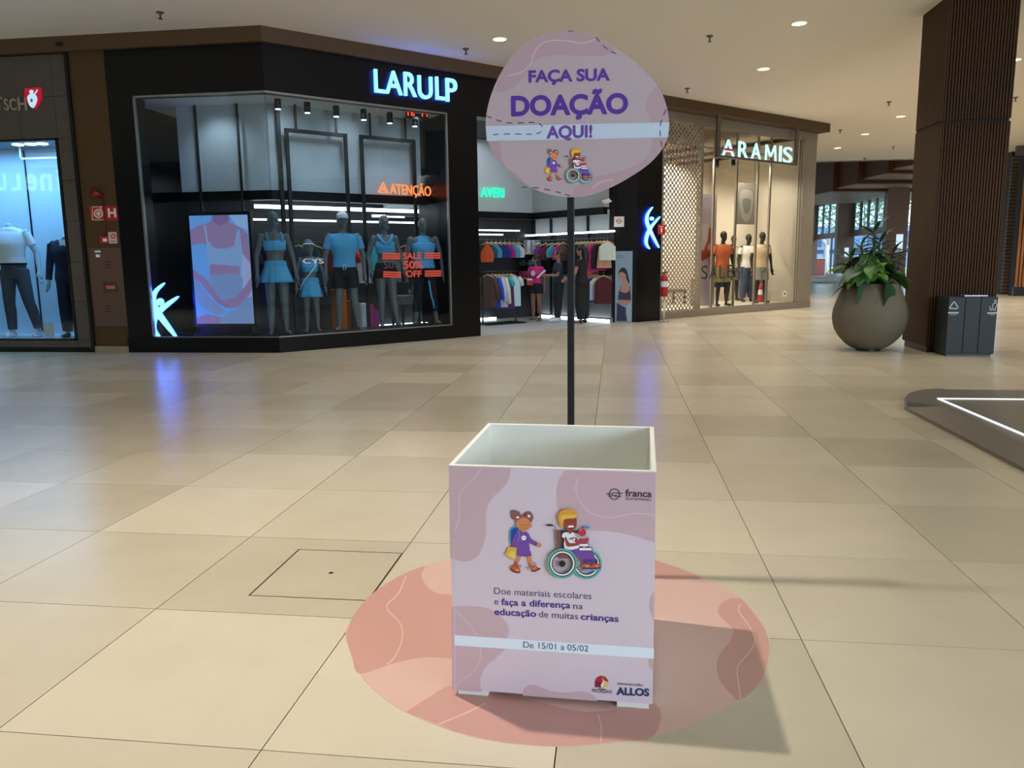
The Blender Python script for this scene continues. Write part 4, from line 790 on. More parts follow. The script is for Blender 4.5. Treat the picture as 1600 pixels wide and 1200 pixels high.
# ================================================================== HANGING CLOTHES
def fabric(c, nm=None): return mat('fabric_%d_%d_%d' % c, c, .8, var=.07, scale=25)
SHAPE = {'tee': [(0, .55), (.06, .95), (.2, 1), (1, 1.02)], 'bra': [(0, .35), (.25, .55), (.45, .95), (.8, 1), (1, .9)], 'tank': [(0, .35), (.15, .45), (.3, .85), (1, 1)], 'long': [(0, .5), (.06, .85), (.4, .9), (1, 1.05)], 'pants': [(0, .8), (.1, .85), (1, .7)], 'jacket': [(0, .55), (.05, 1), (1, 1.05)]}
def hang_garment(label, F, s, d, zr, w, L, col, kind, rot, group, sleeve=None, hook=.07):
    """garment hanging from a rail point, turned by rot about the hook"""
    base = F.w(s, d, zr); Mx = Matrix.Translation(base) @ Matrix.Rotation(math.atan2(F.r.y, F.r.x)+rot, 4, 'Z')
    t = thing('hanging_garment', label, 'garment', tuple(base-Vector((0, 0, L+hook))), group); ph = random.random()*6
    mb = MB(Mx); nr, nc = 9, 8; th = .028
    for sgn in (-1, 1):
        vs = []; fs = []
        for i in range(nr):
            tt = i/(nr-1); hw = interp(SHAPE[kind], tt)[0]*w/2
            for j in range(nc+1):
                u = 2*j/nc-1; y = sgn*th*math.sqrt(max(0, 1-u*u*.999))+.012*tt*math.sin(u*8+ph); zz = -hook-.01-L*tt-(.05*abs(u) if tt < .15 else 0)
                vs.append((hw*u, y, zz))
        for i in range(nr-1):
            for j in range(nc):
                q = (i*(nc+1)+j, i*(nc+1)+j+1, (i+1)*(nc+1)+j+1, (i+1)*(nc+1)+j); fs.append(q if sgn > 0 else q[::-1])
        mb.add(vs, fs)
    build('cloth', mb, fabric(col), t, True)
    if sleeve:
        for sd in (-1, 1):
            k = MB(Mx); x = w/2*.9; k.tube([(sd*x*.9, 0, -hook-.07), (sd*(x+.05), 0, -hook-.07-sleeve*.5), (sd*(x+.07), .01, -hook-.07-sleeve)], [.05, .055, .05], 8); build('sleeve', k, fabric(col), t, True)
    hg = MB(Mx); hw = max(.16, w*.36); hg.tube([(-hw, 0, -hook-.06), (-hw*.5, 0, -hook-.025), (0, 0, -hook+.005), (hw*.5, 0, -hook-.025), (hw, 0, -hook-.06)], [.010, .014, .016, .014, .010], 8); hgo = build('hanger', hg, m_wood, t, True)
    k = MB(Mx); k.tube([(0, 0, -hook), (0, 0, -.02), (.015, 0, .008), (0, 0, .02), (-.014, 0, .008)], .003, 5); build('hook', k, m_alum, hgo)
    return t
def rail(label, F, s0, s1, d, z, r=.013):
    k = MB(F.M()); k.tube([(s0, d, z), (s1, d, z)], r, 8); return tag(build('clothes_rail', k, m_steel), label, 'rail')
def led(label, F, p0, p1, d, th=.03, m=None):
    a = F.px(*p0, d); b = F.px(*p1, d); z = (a[1]+b[1])/2; k = MB(F.M()); k.box(a[0], b[0], d, d+.03, z-th/2, z+th/2); return tag(build('led_strip', k, m or m_led), label, 'lamp')
FBk = Frame(tuple(FD.w(0, BD, 0).xy), (1, 1)); FW = Frame(tuple(FD.w(8.3, BD, 0).xy), (1, -1))
# lamps inside
led('long bright lamp strip high behind the mannequin heads', FD, (398, 323), (672, 330), 2.3, .07); led('lower bright lamp strip behind the mannequin heads', FD, (396, 341.5), (690, 350), 3.0, .035)
led('short bright lamp strip above the v-neck mannequin', FD, (582, 336.5), (632, 339), 2.7, .05)
led('upper lamp strip over the left clothes wall in the entrance', FBk, (748, 360), (812, 360), -.45, .03); led('lower lamp strip over the left clothes wall in the entrance', FBk, (748, 366.5), (786, 366.5), -.45, .03)
a = FW.px(795, 366, -.3); b = FW.px(960, 356, -.3)
k = MB(FW.M()); k.box(a[0], b[0], -.32, -.28, 2.08, 2.12); tag(build('led_strip', k, m_led), 'long lamp strip along the right clothes wall in the entrance', 'lamp')
k = MB(FW.M()); k.box(.3, 2.85, -.12, -.06, .007, .06); tag(build('led_strip', k, m_led), 'floor-level lamp strip under the right clothes wall', 'lamp')
k = MB(FBk.M()); k.box(3.6, 6.9, -.16, -.1, .007, .06); tag(build('led_strip', k, m_led), 'floor-level lamp strip under the left clothes wall', 'lamp')
area_light('shop_ceiling_lamps', tuple(FD.w(5.9, 1.3, 4.2)), 2.6, 42, (.78, .90, 1.0), None, 1.8)
area_light('shop_inner_lamps', tuple(FD.w(2.6, 2.3, 3.15)), 4.5, 36, (.85, .94, 1.0), None, .8)
# right wall: panels, posts, rails
m_panel = mat('display_panel', (186, 190, 190), .6, var=.05)
for i in range(4):
    k = MB(FW.M()); k.box(.08+i*.68, .08+i*.68+.64, -.03, 0, 2.14, 2.62); tag(build('wall_panel', k, m_panel), 'grey display panel over the right clothes wall, %s' % ('farthest of four', 'second farthest', 'second nearest', 'nearest of four')[i], 'panel', 'grey panels over the right clothes wall')
    k = MB(FW.M()); k.box(.02+i*.68, .06+i*.68, -.08, -.03, .1, 2.6); tag(build('post', k, m_steel), 'black upright of the right clothes wall, %s' % ('farthest of four', 'second farthest', 'second nearest', 'nearest of four')[i], 'post', 'uprights of the right clothes wall')
k = MB(FW.M()); k.box(.1, 2.85, -.02, 0, .1, 1.1); tag(build('wall_panel', k, mat('panel_grey', (120, 124, 128), .5)), 'grey lower panel behind the right clothes wall', 'panel')
rail('upper clothes rail on the right wall of the entrance', FW, .2, 2.8, -.2, 1.95); rail('lower clothes rail on the right wall of the entrance', FW, 1.6, 2.8, -.2, 1.16)
rw = [(FW.px(843, 400, -.2)[0], 'purple crop top', (128, 52, 130), 'bra', .30, .36), (FW.px(853, 400, -.2)[0], 'maroon crop top', (104, 28, 52), 'bra', .30, .40), (FW.px(863, 400, -.2)[0], 'teal crop top', (48, 172, 184), 'bra', .32, .34), (FW.px(872, 400, -.2)[0], 'magenta crop top', (206, 40, 140), 'bra', .32, .40), (FW.px(880, 400, -.2)[0], 'brown top', (96, 70, 58), 'tank', .34, .42), (FW.px(902, 400, -.2)[0], 'black vest', (24, 24, 28), 'tank', .36, .62), (FW.px(908, 400, -.2)[0], 'dark green top', (30, 54, 44), 'tee', .38, .66), (FW.px(913, 400, -.2)[0], 'black long shirt', (22, 26, 30), 'long', .38, .78), (FW.px(918, 400, -.2)[0], 'light blue long top', (104, 176, 214), 'long', .34, .86), (FW.px(924, 400, -.2)[0], 'coral long dress', (206, 96, 96), 'long', .36, 1.02), (FW.px(933, 400, -.2)[0], 'magenta loose top', (186, 30, 116), 'tee', .52, .66), (FW.px(938, 400, -.2)[0], 'black top', (20, 18, 22), 'tee', .4, .62), (FW.px(944, 400, -.2)[0], 'beige top', (196, 150, 124), 'tank', .36, .6), (FW.px(949, 400, -.2)[0], 'pale grey top', (196, 206, 202), 'tee', .40, .42)]
for i, (s, nm, c, kd, w_, L) in enumerate(rw): hang_garment('%s hanging on the upper right wall rail' % nm, FW, s, -.2, 1.95, w_, L, c, kd, 1.12, 'clothes on the right wall')
for s, nm, c, kd, w_, L in ((FW.px(929, 440, -.2)[0], 'bright blue top', (30, 60, 200), 'tee', .4, .6), (FW.px(935, 440, -.2)[0], 'white top', (214, 220, 230), 'tee', .42, .56), (FW.px(943, 440, -.2)[0], 'maroon top', (70, 18, 30), 'tee', .42, .64)):
    hang_garment('%s hanging on the lower right wall rail' % nm, FW, s, -.2, 1.16, w_, L, c, kd, 1.12, 'clothes on the right wall')
# left part of the entrance: upper rail on the back wall
rail('upper clothes rail on the left clothes wall of the entrance', FBk, 4.0, 6.6, -.35, 1.98)
cols = [('orange sports bra', (206, 84, 34)), ('dark teal sports bra', (30, 84, 100)), ('light blue sports bra', (70, 150, 190)), ('navy sports bra', (30, 44, 110)), ('indigo sports bra', (46, 40, 140)), ('magenta sports bra', (170, 40, 120)), ('cyan sports bra', (60, 160, 190)), ('white sports bra', (206, 206, 214))]
for i, (nm, c) in enumerate(cols):
    u = 761+i*7.0; s = FBk.px(u, 390, -.35)[0]; hang_garment('%s hanging on the upper left rail inside the entrance' % nm, FBk, s, -.35, 1.98, .34, .36 if i != 0 else .46, c, 'bra', -.95, 'bras on the upper left rail')
# free-standing rack
RD = 2.05; rs = [FD.px(u, 430, RD)[0] for u in (752, 762, 769, 774, 780, 786.5, 793, 799, 808)]
rk = thing('clothes_rack', 'free-standing black clothes rack just inside the entrance on the left', 'rack', tuple(FD.w(rs[4], RD, 0.006)))
k = MB(FD.M()); k.tube([(rs[0], RD, 1.22), (rs[-1], RD, 1.22)], .014, 8); build('top_rail', k, m_steel, rk, True)
for s in (rs[0]+.02, rs[-1]-.06): k = MB(FD.M()); k.box(s-.015, s+.015, RD-.015, RD+.015, .03, 1.22); build('upright', k, m_steel, rk)
k = MB(FD.M()); k.box(rs[0]-.03, rs[-1]+.05, RD-.26, RD+.26, .008, .035); build('base', k, m_steel, rk)
for (s, nm, c, kd, w_, L, sl) in ((rs[1], 'brown jacket', (78, 56, 44), 'jacket', .44, .74, .5), (rs[2], 'blue top', (40, 70, 190), 'tee', .42, .76, .5), (rs[3], 'pale blue jacket', (176, 196, 226), 'jacket', .42, .74, .55), (rs[4], 'off-white jacket', (216, 206, 200), 'jacket', .42, .74, .6), (rs[5], 'teal tee', (50, 172, 180), 'tee', .4, .56, .2), (rs[6], 'purple dress', (110, 50, 120), 'long', .36, .8, None), (rs[7], 'white and aqua tee', (190, 222, 226), 'tee', .44, .74, .2)):
    hang_garment('%s on the free-standing rack inside the entrance' % nm, FD, s, RD, 1.22, w_, L, c, kd, -1.15 if nm != 'white and aqua tee' else -.35, 'clothes on the free-standing rack', sl)
# shelf with boxes and caps
sh_s = FBk.px(815, 395, -.3)[0]; se = FBk.px(845, 395, -.3)[0]
for z, lb in ((1.62, 'upper wooden shelf at the back corner of the sportswear shop'), (1.0, 'lower wooden shelf at the back corner of the sportswear shop')):
    k = MB(FBk.M()); k.box(sh_s, min(se, 8.2), -.36, 0, z, z+.03); tag(build('shelf', k, m_wood), lb, 'shelf')
for i, (u, c, nm) in enumerate(((824, (196, 200, 206), 'left pale see-through bag on the upper wooden shelf'), (832, (176, 182, 190), 'middle pale see-through bag on the upper wooden shelf'), (840, (200, 204, 210), 'right pale see-through bag on the upper wooden shelf'))):
    s = FBk.px(u, 390, -.2)[0]; k = MB(FBk.M()); k.prism_sz([(s-.06, 1.65), (s+.06, 1.65), (s+.05, 1.98), (s-.05, 1.98)], -.26, -.12); tag(build('bag', k, fabric(c)), nm, 'bag', 'bags on the upper shelf')
for i, (u, c, nm) in enumerate(((820, (60, 80, 70), 'dark green'), (833, (90, 170, 190), 'aqua'))):
    s = FBk.px(u, 410, -.2)[0]; cpz = 1.34; t = thing('cap', '%s cap hanging on the dark wall at the back corner' % nm, 'cap', tuple(FBk.w(s, -.1, cpz)), 'caps on the back wall'); k = MB(FBk.M()); k.ell((s, -.1, cpz+.07), (.095, .1, .08)); build('crown', k, fabric(c), t, True); k = MB(FBk.M()); k.box(s-.07, s+.07, -.27, -.14, cpz+.03, cpz+.045); build('visor', k, fabric(c), t, bevel=.004)
s = FBk.px(819, 437, -.2)[0]; k = MB(FBk.M()); k.box(s-.1, s+.14, -.3, -.1, 1.03, 1.2); tag(build('gift_box', k, fabric((176, 44, 96)), bevel=.005), 'dark pink box on the lower wooden shelf', 'box')
# back wall behind the mannequins
rail('clothes rail on the back wall behind the mannequins', FBk, .0, 4.6, -.35, 1.9)
bc = [('black', (26, 26, 30)), ('charcoal', (50, 52, 58)), ('navy', (28, 34, 70)), ('dark brown', (70, 50, 40)), ('slate', (64, 78, 90)), ('dark teal', (26, 66, 72)), ('dark red', (110, 26, 30)), ('bright red', (190, 34, 30)), ('white', (200, 204, 210)), ('aqua', (60, 170, 170)), ('grey', (100, 104, 110)), ('dark plum', (60, 26, 50))]
for i, (nm, c) in enumerate(bc): hang_garment('%s top hanging behind the mannequins' % nm, FBk, .25+i*.36, -.35, 1.9, .42, .8 if i % 3 else .62, c, ('tee', 'jacket', 'tank')[i % 3], -.6, 'clothes behind the mannequins', .3 if i % 3 == 1 else None)
def carton(nm, u0, u1, v0, v1, d, c, lb, dep=.22):
    s0, z0 = FD.px(u0, v1, d); s1, z1 = FD.px(u1, v0, d); z0 = .25 if z0 < .35 else z0; k = MB(FD.M()); k.box(s0, s1, d, d+dep, .007, z1); tag(build(nm, k, fabric(c), bevel=.006), lb, 'box' if nm != 'shopping_bag' else 'bag')
carton('shopping_bag', 527, 541, 452, 512, 1.35, (196, 96, 30), 'orange upright bag on the floor behind the man mannequin'); carton('shopping_bag', 549, 553, 470, 512, 1.4, (170, 84, 30), 'narrow orange bag beside the man mannequin')
carton('shopping_bag', 566, 577, 474, 512, 1.35, (206, 208, 214), 'white upright bag right of the man mannequin'); carton('shopping_bag', 579, 584, 476, 512, 1.35, (190, 50, 130), 'magenta bag beside the white upright bag'); carton('shopping_bag', 586, 592, 484, 510, 1.4, (170, 44, 120), 'shorter magenta bag near the white upright bag')
tb = thing('display_table', 'low grey display table behind the right mannequins', 'table', tuple(FD.w(2.8, 1.75, .006)))
s0 = FD.px(624, 470, 1.6)[0]; s1 = FD.px(662, 470, 1.6)[0]; k = MB(FD.M()); k.box(s0, s1, 1.5, 2.0, .6, .78); build('top', k, mat('table_grey', (104, 108, 112), .5), tb, bevel=.01)
for s in (s0+.04, s1-.04):
    for d in (1.54, 1.96): k = MB(FD.M()); k.box(s-.02, s+.02, d-.02, d+.02, .006, .6); build('leg', k, m_steel, tb)
for i, (u, hgt) in enumerate(((640, .12), (646, .2))): s = FD.px(u, 455, 1.7)[0]; k = MB(FD.M()); k.lathe([(.03, .78), (.035, .8), (.035, .78+hgt*.75), (.016, .78+hgt*.85), (.016, .78+hgt)], (s, 1.7, 0), 12); tag(build('bottle', k, mat('bottle_grey', (110, 118, 124), .3), None, True), '%s bottle on the low grey display table' % ('shorter', 'taller')[i], 'bottle')
# cctv
for u, v, lb in ((845, 323.5, 'left white security camera inside the entrance'), (950, 314, 'right white security camera inside the entrance')):
    F_ = FE if u < 900 else Frame(tuple(FD.w(7.6, 2.62, 0).xy), (1, -1)); s, z = F_.px(u, v, -.1); t = thing('security_camera', lb, 'camera', tuple(F_.w(s, 0, z)))
    k = MB(F_.M()); k.tube([(s, 0, z), (s, -.09, z)], .02, 8).tube([(s+.05, -.1, z+.01), (s-.1, -.16, z-.03)], .045, 12); build('body', k, m_white, t, True); k = MB(F_.M()); k.tube([(s-.1, -.16, z-.03), (s-.115, -.166, z-.034)], .03, 12); build('lens', k, m_blacktrim, t)
# ---------------- pier: poster, notice
FQ = Frame((PA.x, PA.y), (PB.x-PA.x, PB.y-PA.y)); mq = lambda x, y: (740+x/5, 280+y/5)
t = thing('poster', 'tall pale blue poster of a woman in a navy sports bra', 'poster', tuple(FQ.w(.2, -.03, 0)))
a = FQ.px(*mq(1108, 563), -.03); b = FQ.px(*mq(1236, 1112), -.03); k = MB(FQ.M()); k.box(a[0], b[0], -.03, -.008, 0.004, a[1]); build('board', k, mat('poster_blue', (132, 160, 184), .5, var=.02), t)
D = Decal(Frame(tuple(FQ.w(0, -.03, 0).xy), tuple(FQ.r.xy)), -.001, mq, .0002)
SKp, NV = (178, 132, 120), (44, 42, 84)
D.poly((150, 178, 200), [(1190, 960), (1234, 950), (1234, 1110), (1200, 1110)]); D.poly((34, 28, 36), [(1132, 735), (1145, 700), (1175, 690), (1198, 715), (1208, 760), (1218, 800), (1210, 815), (1195, 780), (1170, 760), (1140, 750)], 2)
D.poly(SKp, [(1137, 735), (1160, 725), (1190, 745), (1190, 790), (1200, 830), (1228, 850), (1232, 940), (1225, 960), (1200, 985), (1135, 970), (1128, 940), (1135, 870), (1160, 840), (1160, 800), (1143, 790)], 2)
D.poly(NV, [(1136, 870), (1150, 880), (1190, 890), (1224, 868), (1230, 945), (1126, 942)]); D.line(NV, 4, [(1140, 880), (1150, 835)]); D.line(NV, 4, [(1222, 880), (1222, 835)])
D.poly(NV, [(1120, 965), (1150, 985), (1190, 1005), (1188, 1050), (1200, 1108), (1115, 1108)]); D.line((70, 96, 130), 4, [(1116, 598), (1168, 596)]); D.line((70, 96, 130), 3, [(1116, 612), (1180, 610)])
D.done('print', t)
a = FQ.px(*mq(1098, 292), -.01); b = FQ.px(*mq(1175, 372), -.01); t = thing('notice_sign', 'small white square notice with a red diamond on the black pier', 'sign', tuple(FQ.w(a[0], -.01, b[1])))
k = MB(FQ.M()); k.box(a[0], b[0], -.014, -.002, b[1], a[1]); build('plate', k, m_white, t); D = Decal(FQ, -.0155, mq); 
for q in ([(1113, 328), (1132, 308)], [(1132, 308), (1158, 330)], [(1158, 330), (1135, 350)], [(1135, 350), (1113, 328)], [(1115, 328), (1155, 330)]): D.line((200, 60, 70), 5, q)
D.done('symbol', t)
# ================================================================== PEOPLE IN THE SHOP
def zat(p, u, v): return Frame((p.x, p.y), (1, 0)).px(u, v)[1]
def person(label, pos, h, sex, th, skin, arms, head, legs=None, footr=1.0):
    t = thing('person', label, 'person'); sm = mat('skin_%d' % skin[0], skin, .55, var=.03)
    b, J = body_mesh('body', h, sex, sm, t, arms, legs, head, voxel=.0085, footr=footr)
    Mh = Matrix.Translation(Vector((0, -.012*h, .932*h+J['dz']))) @ Matrix.Rotation(head[0], 4, 'Z') @ Matrix.Scale(h, 4)
    for sd in (-1, 1): k = MB(Mh); k.ell((sd*.017, -.0505, .006), (.006, .003, .004), 8, 6); build('eye', k, m_blacktrim, t)
    k = MB(Mh); k.ell((0, -.051, -.038), (.012, .004, .004), 8, 6); build('lips', k, mat('lips', (150, 70, 70), .5), t)
    return t, J, Mh
def hair(t, Mh, parts, col=(28, 20, 20)):
    mb = MB(Mh)
    for p in parts:
        if p[0] == 'e': mb.ell(p[1], p[2])
        else: capsule(mb, *p[1:])
    return remesh('hair', mb, .011, mat('hair_%d' % col[0], col, .5, var=.1), t, 2)
m_blk = fabric((18, 18, 22))
# girl in pink
p = fl(838, 500.5); p.z = .006; h = zat(p, 838, 399)
t, J, Mh = person('person in a pink t-shirt and black shorts holding an orange pouch', p, h, 'f', 0, (142, 96, 74), {-1: ((-.035, .01, -.16), (.055, -.105, -.035)), 1: ((.045, .01, -.16), (.012, -.02, -.15))}, (-.75, 0))
garment_mesh('t_shirt', h, top_parts('f', J, .565, .822, .014, .6, .006, .038), fabric((196, 42, 122)), t, J); garment_mesh('shorts', h, leg_parts('f', J, .38, .013, .59, 1.35), m_blk, t, J)
hair(t, Mh, [('e', (0, .012, .02), (.052, .058, .054)), ('c', (.0, .04, 0), (.012, .06, -.10), .045, .04), ('c', (.01, .06, -.1), (.018, .062, -.19), .04, .022)])
k = MB(); k.M = Matrix.Translation(Vector((.0, -.098*h, .715*h+J['dz']))); k.ell((0, 0, 0), (.06, .012, .07)); build('shirt_print', k, fabric((214, 190, 196)), t, True)
for sd in (-1, 1): q = (J['an'][sd]*h+Vector((0, 0, J['dz']))); k = MB(); k.prism_xy([(q.x+x*.042, q.y-.045+y*.12) for x, y in circle(0, 0, 1, 1, 16)], .0005, .012); build('sandal', k, mat('sandal', (60, 34, 34), .6), t)
w_ = J['wr'][-1]*h+Vector((0, 0, J['dz'])); k = MB(); k.box(w_.x-.01, w_.x+.15, w_.y-.1, w_.y-.06, w_.z-.1, w_.z+.02); k2 = MB(); k2.box(w_.x+.0, w_.x+.14, w_.y-.095, w_.y-.075, w_.z+.02, w_.z+.06)
pose(t, p, math.radians(-22))
pc = thing('pouch', 'orange pouch with a white slip held by the person in pink', 'pouch'); build('bag', k, fabric((196, 70, 30)), pc, bevel=.01); build('paper_slip', k2, m_whitef, pc); pose(pc, p, math.radians(-22))
# person in navy with papers
p = fl(873, 503.0); p.z = .006; h = zat(p, 876, 391)
t, J, Mh = person('person in dark navy clothes and white sneakers reading white papers behind the sign pole', p, h, 'f', 0, (150, 110, 92), {-1: ((-.02, -.05, -.15), (.055, -.125, .0)), 1: ((.02, -.05, -.15), (-.045, -.125, .0))}, (0, .25), {-1: ((-.006, -.01, -.235), (-.006, .016, -.222)), 1: ((.012, -.03, -.232), (.012, -.02, -.222))})
garment_mesh('shirt', h, top_parts('f', J, .53, .822, .014, .7, .006, .038), fabric((34, 44, 66)), t, J); garment_mesh('trousers', h, leg_parts('f', J, 1.92, .012, .58, 1.2), fabric((20, 24, 36)), t, J)
hair(t, Mh, [('e', (0, .012, .02), (.05, .058, .052)), ('c', (0, .05, 0), (0, .055, -.06), .035, .028)], (60, 42, 32))
for sd in (-1, 1):
    q = J['an'][sd]*h+Vector((0, -.03*h, J['dz'])); mb = MB(); capsule(mb, (q.x+sd*.01, q.y+.07, .06), (q.x+sd*.02, q.y-.11, .05), .06, .053); mb.v = [Vector((v.x, v.y, max(v.z, .003))) for v in mb.v]; remesh('sneaker', mb, .01, m_whitef, t, 1)
w_ = (J['wr'][-1]+J['wr'][1])*.5*h+Vector((0, -.14, J['dz']+.03)); mb = MB(); mb.M = Matrix.Translation(w_) @ Matrix.Rotation(.75, 4, 'X'); mb.box(-.1, .1, -.13, .13, 0, .004)
pose(t, p, math.radians(-70)); pp = build('paper_sheet', mb, m_whitef); tag(pp, 'white paper sheets held by the person in navy', 'paper'); pose(pp, p, math.radians(-70))
# person in black
p = fl(909, 505.5); p.z = .006; h = zat(p, 907, 384)
t, J, Mh = person('person in black with long dark hair standing right of the sign pole', p, h, 'f', 0, (164, 120, 100), {-1: ((-.04, -.03, -.155), (.01, -.11, -.07)), 1: ((.04, -.03, -.155), (-.01, -.11, -.06))}, (.2, 0))
garment_mesh('top', h, top_parts('f', J, .50, .822, .016, .45, .012, .038), m_blk, t, J); garment_mesh('trousers', h, leg_parts('f', J, 1.95, .014, .58, 1.35), m_blk, t, J)
hair(t, Mh, [('e', (0, .014, .02), (.053, .06, .056)), ('c', (0, .045, 0), (0, .06, -.10), .05, .05), ('c', (0, .06, -.1), (0, .062, -.2), .05, .03)], (22, 18, 20))
for sd in (-1, 1): q = J['an'][sd]*h+Vector((0, -.03*h, J['dz'])); mb = MB(); capsule(mb, (q.x, q.y+.07, .042), (q.x, q.y-.1, .036), .04, .035); mb.v = [Vector((v.x, v.y, max(v.z, .003))) for v in mb.v]; remesh('shoe', mb, .01, m_blk, t, 1)
pose(t, p, math.radians(-115))
# ================================================================== LEFT MENSWEAR SHOP
m_cool = mat('shop_white', (206, 216, 224), .6, var=.02)
k = MB(FL.M()); k.box(-12.6, -8.98, 1.3, 1.4, 0, 3.75).box(-12.7, -12.6, .3, 1.4, 0, 3.75).box(-9.05, -8.98, .3, 1.3, 0, 3.75); struct('wall_menswear', k, m_cool, 'white panelled back of the left menswear window')
k = MB(FL.M()); k.box(-12.6, -9, .1, 1.3, .1, .2); struct('floor_menswear', k, m_cool, 'white floor of the left menswear window')
k = MB(FL.M()); k.box(-12.6, -9, .1, 1.3, 3.62, 3.7); struct('ceiling_menswear', k, mat('shop_ceiling', (120, 130, 138), .7), 'grey ceiling of the left menswear window')
s = FL.px(54, 400, 1.29)[0]; k = MB(FL.M()); k.box(s-.012, s+.012, 1.285, 1.3, .2, 3.6); struct('trim_6', k, m_blacktrim, 'dark joint in the white panels of the menswear window')
area_light('menswear_lamps', tuple(FL.w(-10.6, .5, 3.58)), 3.2, 100, (.20, .56, 1.0), None, .5)
for i, u in enumerate((28, 48, 66)):
    s = FL.px(u, 226, .7)[0]; k = MB(FL.M()); k.lathe([(.09, 3.6), (.09, 3.62)], (s, .7, 0), 16); tag(build('ceiling_spot', k, m_lens), '%s round lamp in the ceiling of the left menswear window' % ('left', 'middle', 'right')[i], 'lamp', 'round lamps in the menswear window')
a = FL.px(30, 232, .9); b = FL.px(100, 247, .9); t = thing('hanging_frame_rail', 'thin white frame hanging below the menswear window ceiling', 'rail', tuple(FL.w(a[0], .9, b[1])))
k = MB(FL.M()); k.box(a[0], b[0], .89, .91, b[1], b[1]+.025); build('bar', k, m_white, t)
for s in (a[0], b[0]-.02): k = MB(FL.M()); k.box(s, s+.02, .89, .91, b[1], 3.62); build('hanger_rod', k, m_white, t)
m_manw = mat('mannequin_white', (176, 190, 200), .5, var=.02)
p, hh = spot_at(FL, 33, 524, 354, .6, .2); hh /= .852
def polo(lb, p, pantc, rz):
    t = thing('mannequin', lb, 'mannequin', group='mannequins in the menswear window')
    b, J = body_mesh('body', hh, 'm', m_manw, t, {-1: ((-.05, .02, -.155), (.0, -.03, -.15)), 1: ((.06, .02, -.155), (.03, -.05, -.14))}, {-1: ((-.01, -.01, -.235), (-.005, .016, -.222)), 1: ((.05, -.02, -.23), (.04, .03, -.218))}, headless=True)
    garment_mesh('polo_shirt', hh, top_parts('m', J, .57, .835, .012, .6, .006, .033), fabric((222, 228, 236)), t, J); garment_mesh('trousers', hh, leg_parts('m', J, 1.93, .006, .57, 1.0, .032), fabric(pantc), t, J); garment_mesh('belt', hh, [('loft', torso_rings('m', .555, .575, .016, 4))], m_blk, t, J)
    garment_mesh('collar', hh, [('loft', [(.815, 0, .004, .058, .048), (.845, 0, .006, .042, .040)])], fabric((226, 230, 238)), t, J)
    for sd in (-1, 1):
        q = J['an'][sd]*hh+Vector((0, -.03*hh, J['dz'])); mb = MB(); capsule(mb, (q.x+sd*.01, q.y+.07, .056), (q.x+sd*.02, q.y-.12, .048), .056, .05); mb.v = [Vector((v.x, v.y, max(v.z, .002))) for v in mb.v]; remesh('sneaker', mb, .01, m_whitef, t, 1)
    pose(t, p, rz); return t
polo('headless mannequin in white polo shirt and dark grey trousers in the left window', p, (66, 72, 80), math.radians(10))
p2, _ = spot_at(FL, -48, 524, 354, .6, .2); polo('mannequin in dark blue trousers cut off by the left edge of the picture', p2, (24, 44, 96), math.radians(10))
p, hh2 = spot_at(FL, 117, 522, 372, .55, .2); hh2 /= .85; t = thing('mannequin', 'mannequin in a dark navy suit half hidden by the right edge of the left window', 'mannequin', group='mannequins in the menswear window'); p = Vector((min(p.x, -9.28), p.y, p.z))
b, J = body_mesh('body', hh2, 'm', m_manw, t, None, None, headless=True); SU = fabric((22, 30, 60))
garment_mesh('suit_jacket', hh2, top_parts('m', J, .46, .832, .018, 1.95, .012, .036), SU, t, J); garment_mesh('trousers', hh2, leg_parts('m', J, 1.95, .010, .57, 1.2, .04), SU, t, J)
k = MB(); k.M = Matrix.Translation(Vector((0, 0, J['dz']))); k.add([(-.035*hh2, -.055*hh2, .83*hh2), (.035*hh2, -.055*hh2, .83*hh2), (0, -.088*hh2, .70*hh2), (0, -.05*hh2, .80*hh2)], [(0, 2, 1), (0, 1, 3), (0, 3, 2), (1, 2, 3)]); build('shirt_front', k, m_whitef, t); pose(t, p, math.radians(15))
for sd in (-1, 1): q = J['an'][sd]*hh2+Vector((0, -.03*hh2, J['dz'])); mb = MB(); capsule(mb, (q.x, q.y+.07, .042), (q.x, q.y-.12, .036), .042, .034); mb.v = [Vector((v.x, v.y, max(v.z, .002))) for v in mb.v]; remesh('shoe', mb, .01, fabric((60, 66, 74)), t, 1)
a = FL.px(70, 525, .35); b = FL.px(82, 500, .35); t = thing('sign_holder', 'small clear stand-up card on the menswear window floor', 'card holder', tuple(FL.w(a[0], .35, .2))); k = MB(FL.M()); k.box(a[0], b[0], .35, .36, .2, .2+b[1]-a[1]); build('card', k, m_whitef, t); k = MB(FL.M()); k.box(a[0], b[0], .33, .42, .2, .21); build('foot', k, m_white, t)
# facade lettering and crest
t = thing('store_sign', 'beige metal shop lettering ending in TSCH on the grey-brown facade', 'sign', tuple(FL.w(-10, -.02, 4.1)))
m_bei = mat('beige_letters', (168, 158, 140), .45, .3)
for ch, x0, x1, yb, cp_ in (('T', -7, 6.5, 172.0, 20), ('S', 8.3, 15.3, 172.3, 18), ('C', 17, 27.5, 172.3, 18), ('H', 30, 43.5, 172.3, 20)):
    k = MB(FL.M()); text_px(k, FL, ch, (x0, yb), (x1, yb), cp_, -.012, .016, .02); build('letter', k, m_bei, t)
t = thing('shield_crest', 'lit red shield with a white guard figure beside the beige shop lettering', 'crest', tuple(FL.w(-9.6, -.02, 4.0))); mcr = lambda x, y: (x/4, y/4)
k = MB(FL.M()); k.prism_sz([FL.px(*mcr(*q), -.01) for q in ((163, 556), (258, 548), (262, 620), (245, 655), (222, 682), (195, 660), (178, 640), (166, 600))], -.05, -.005); build('shield', k, glow('crest_red', (200, 20, 50), .7), t)
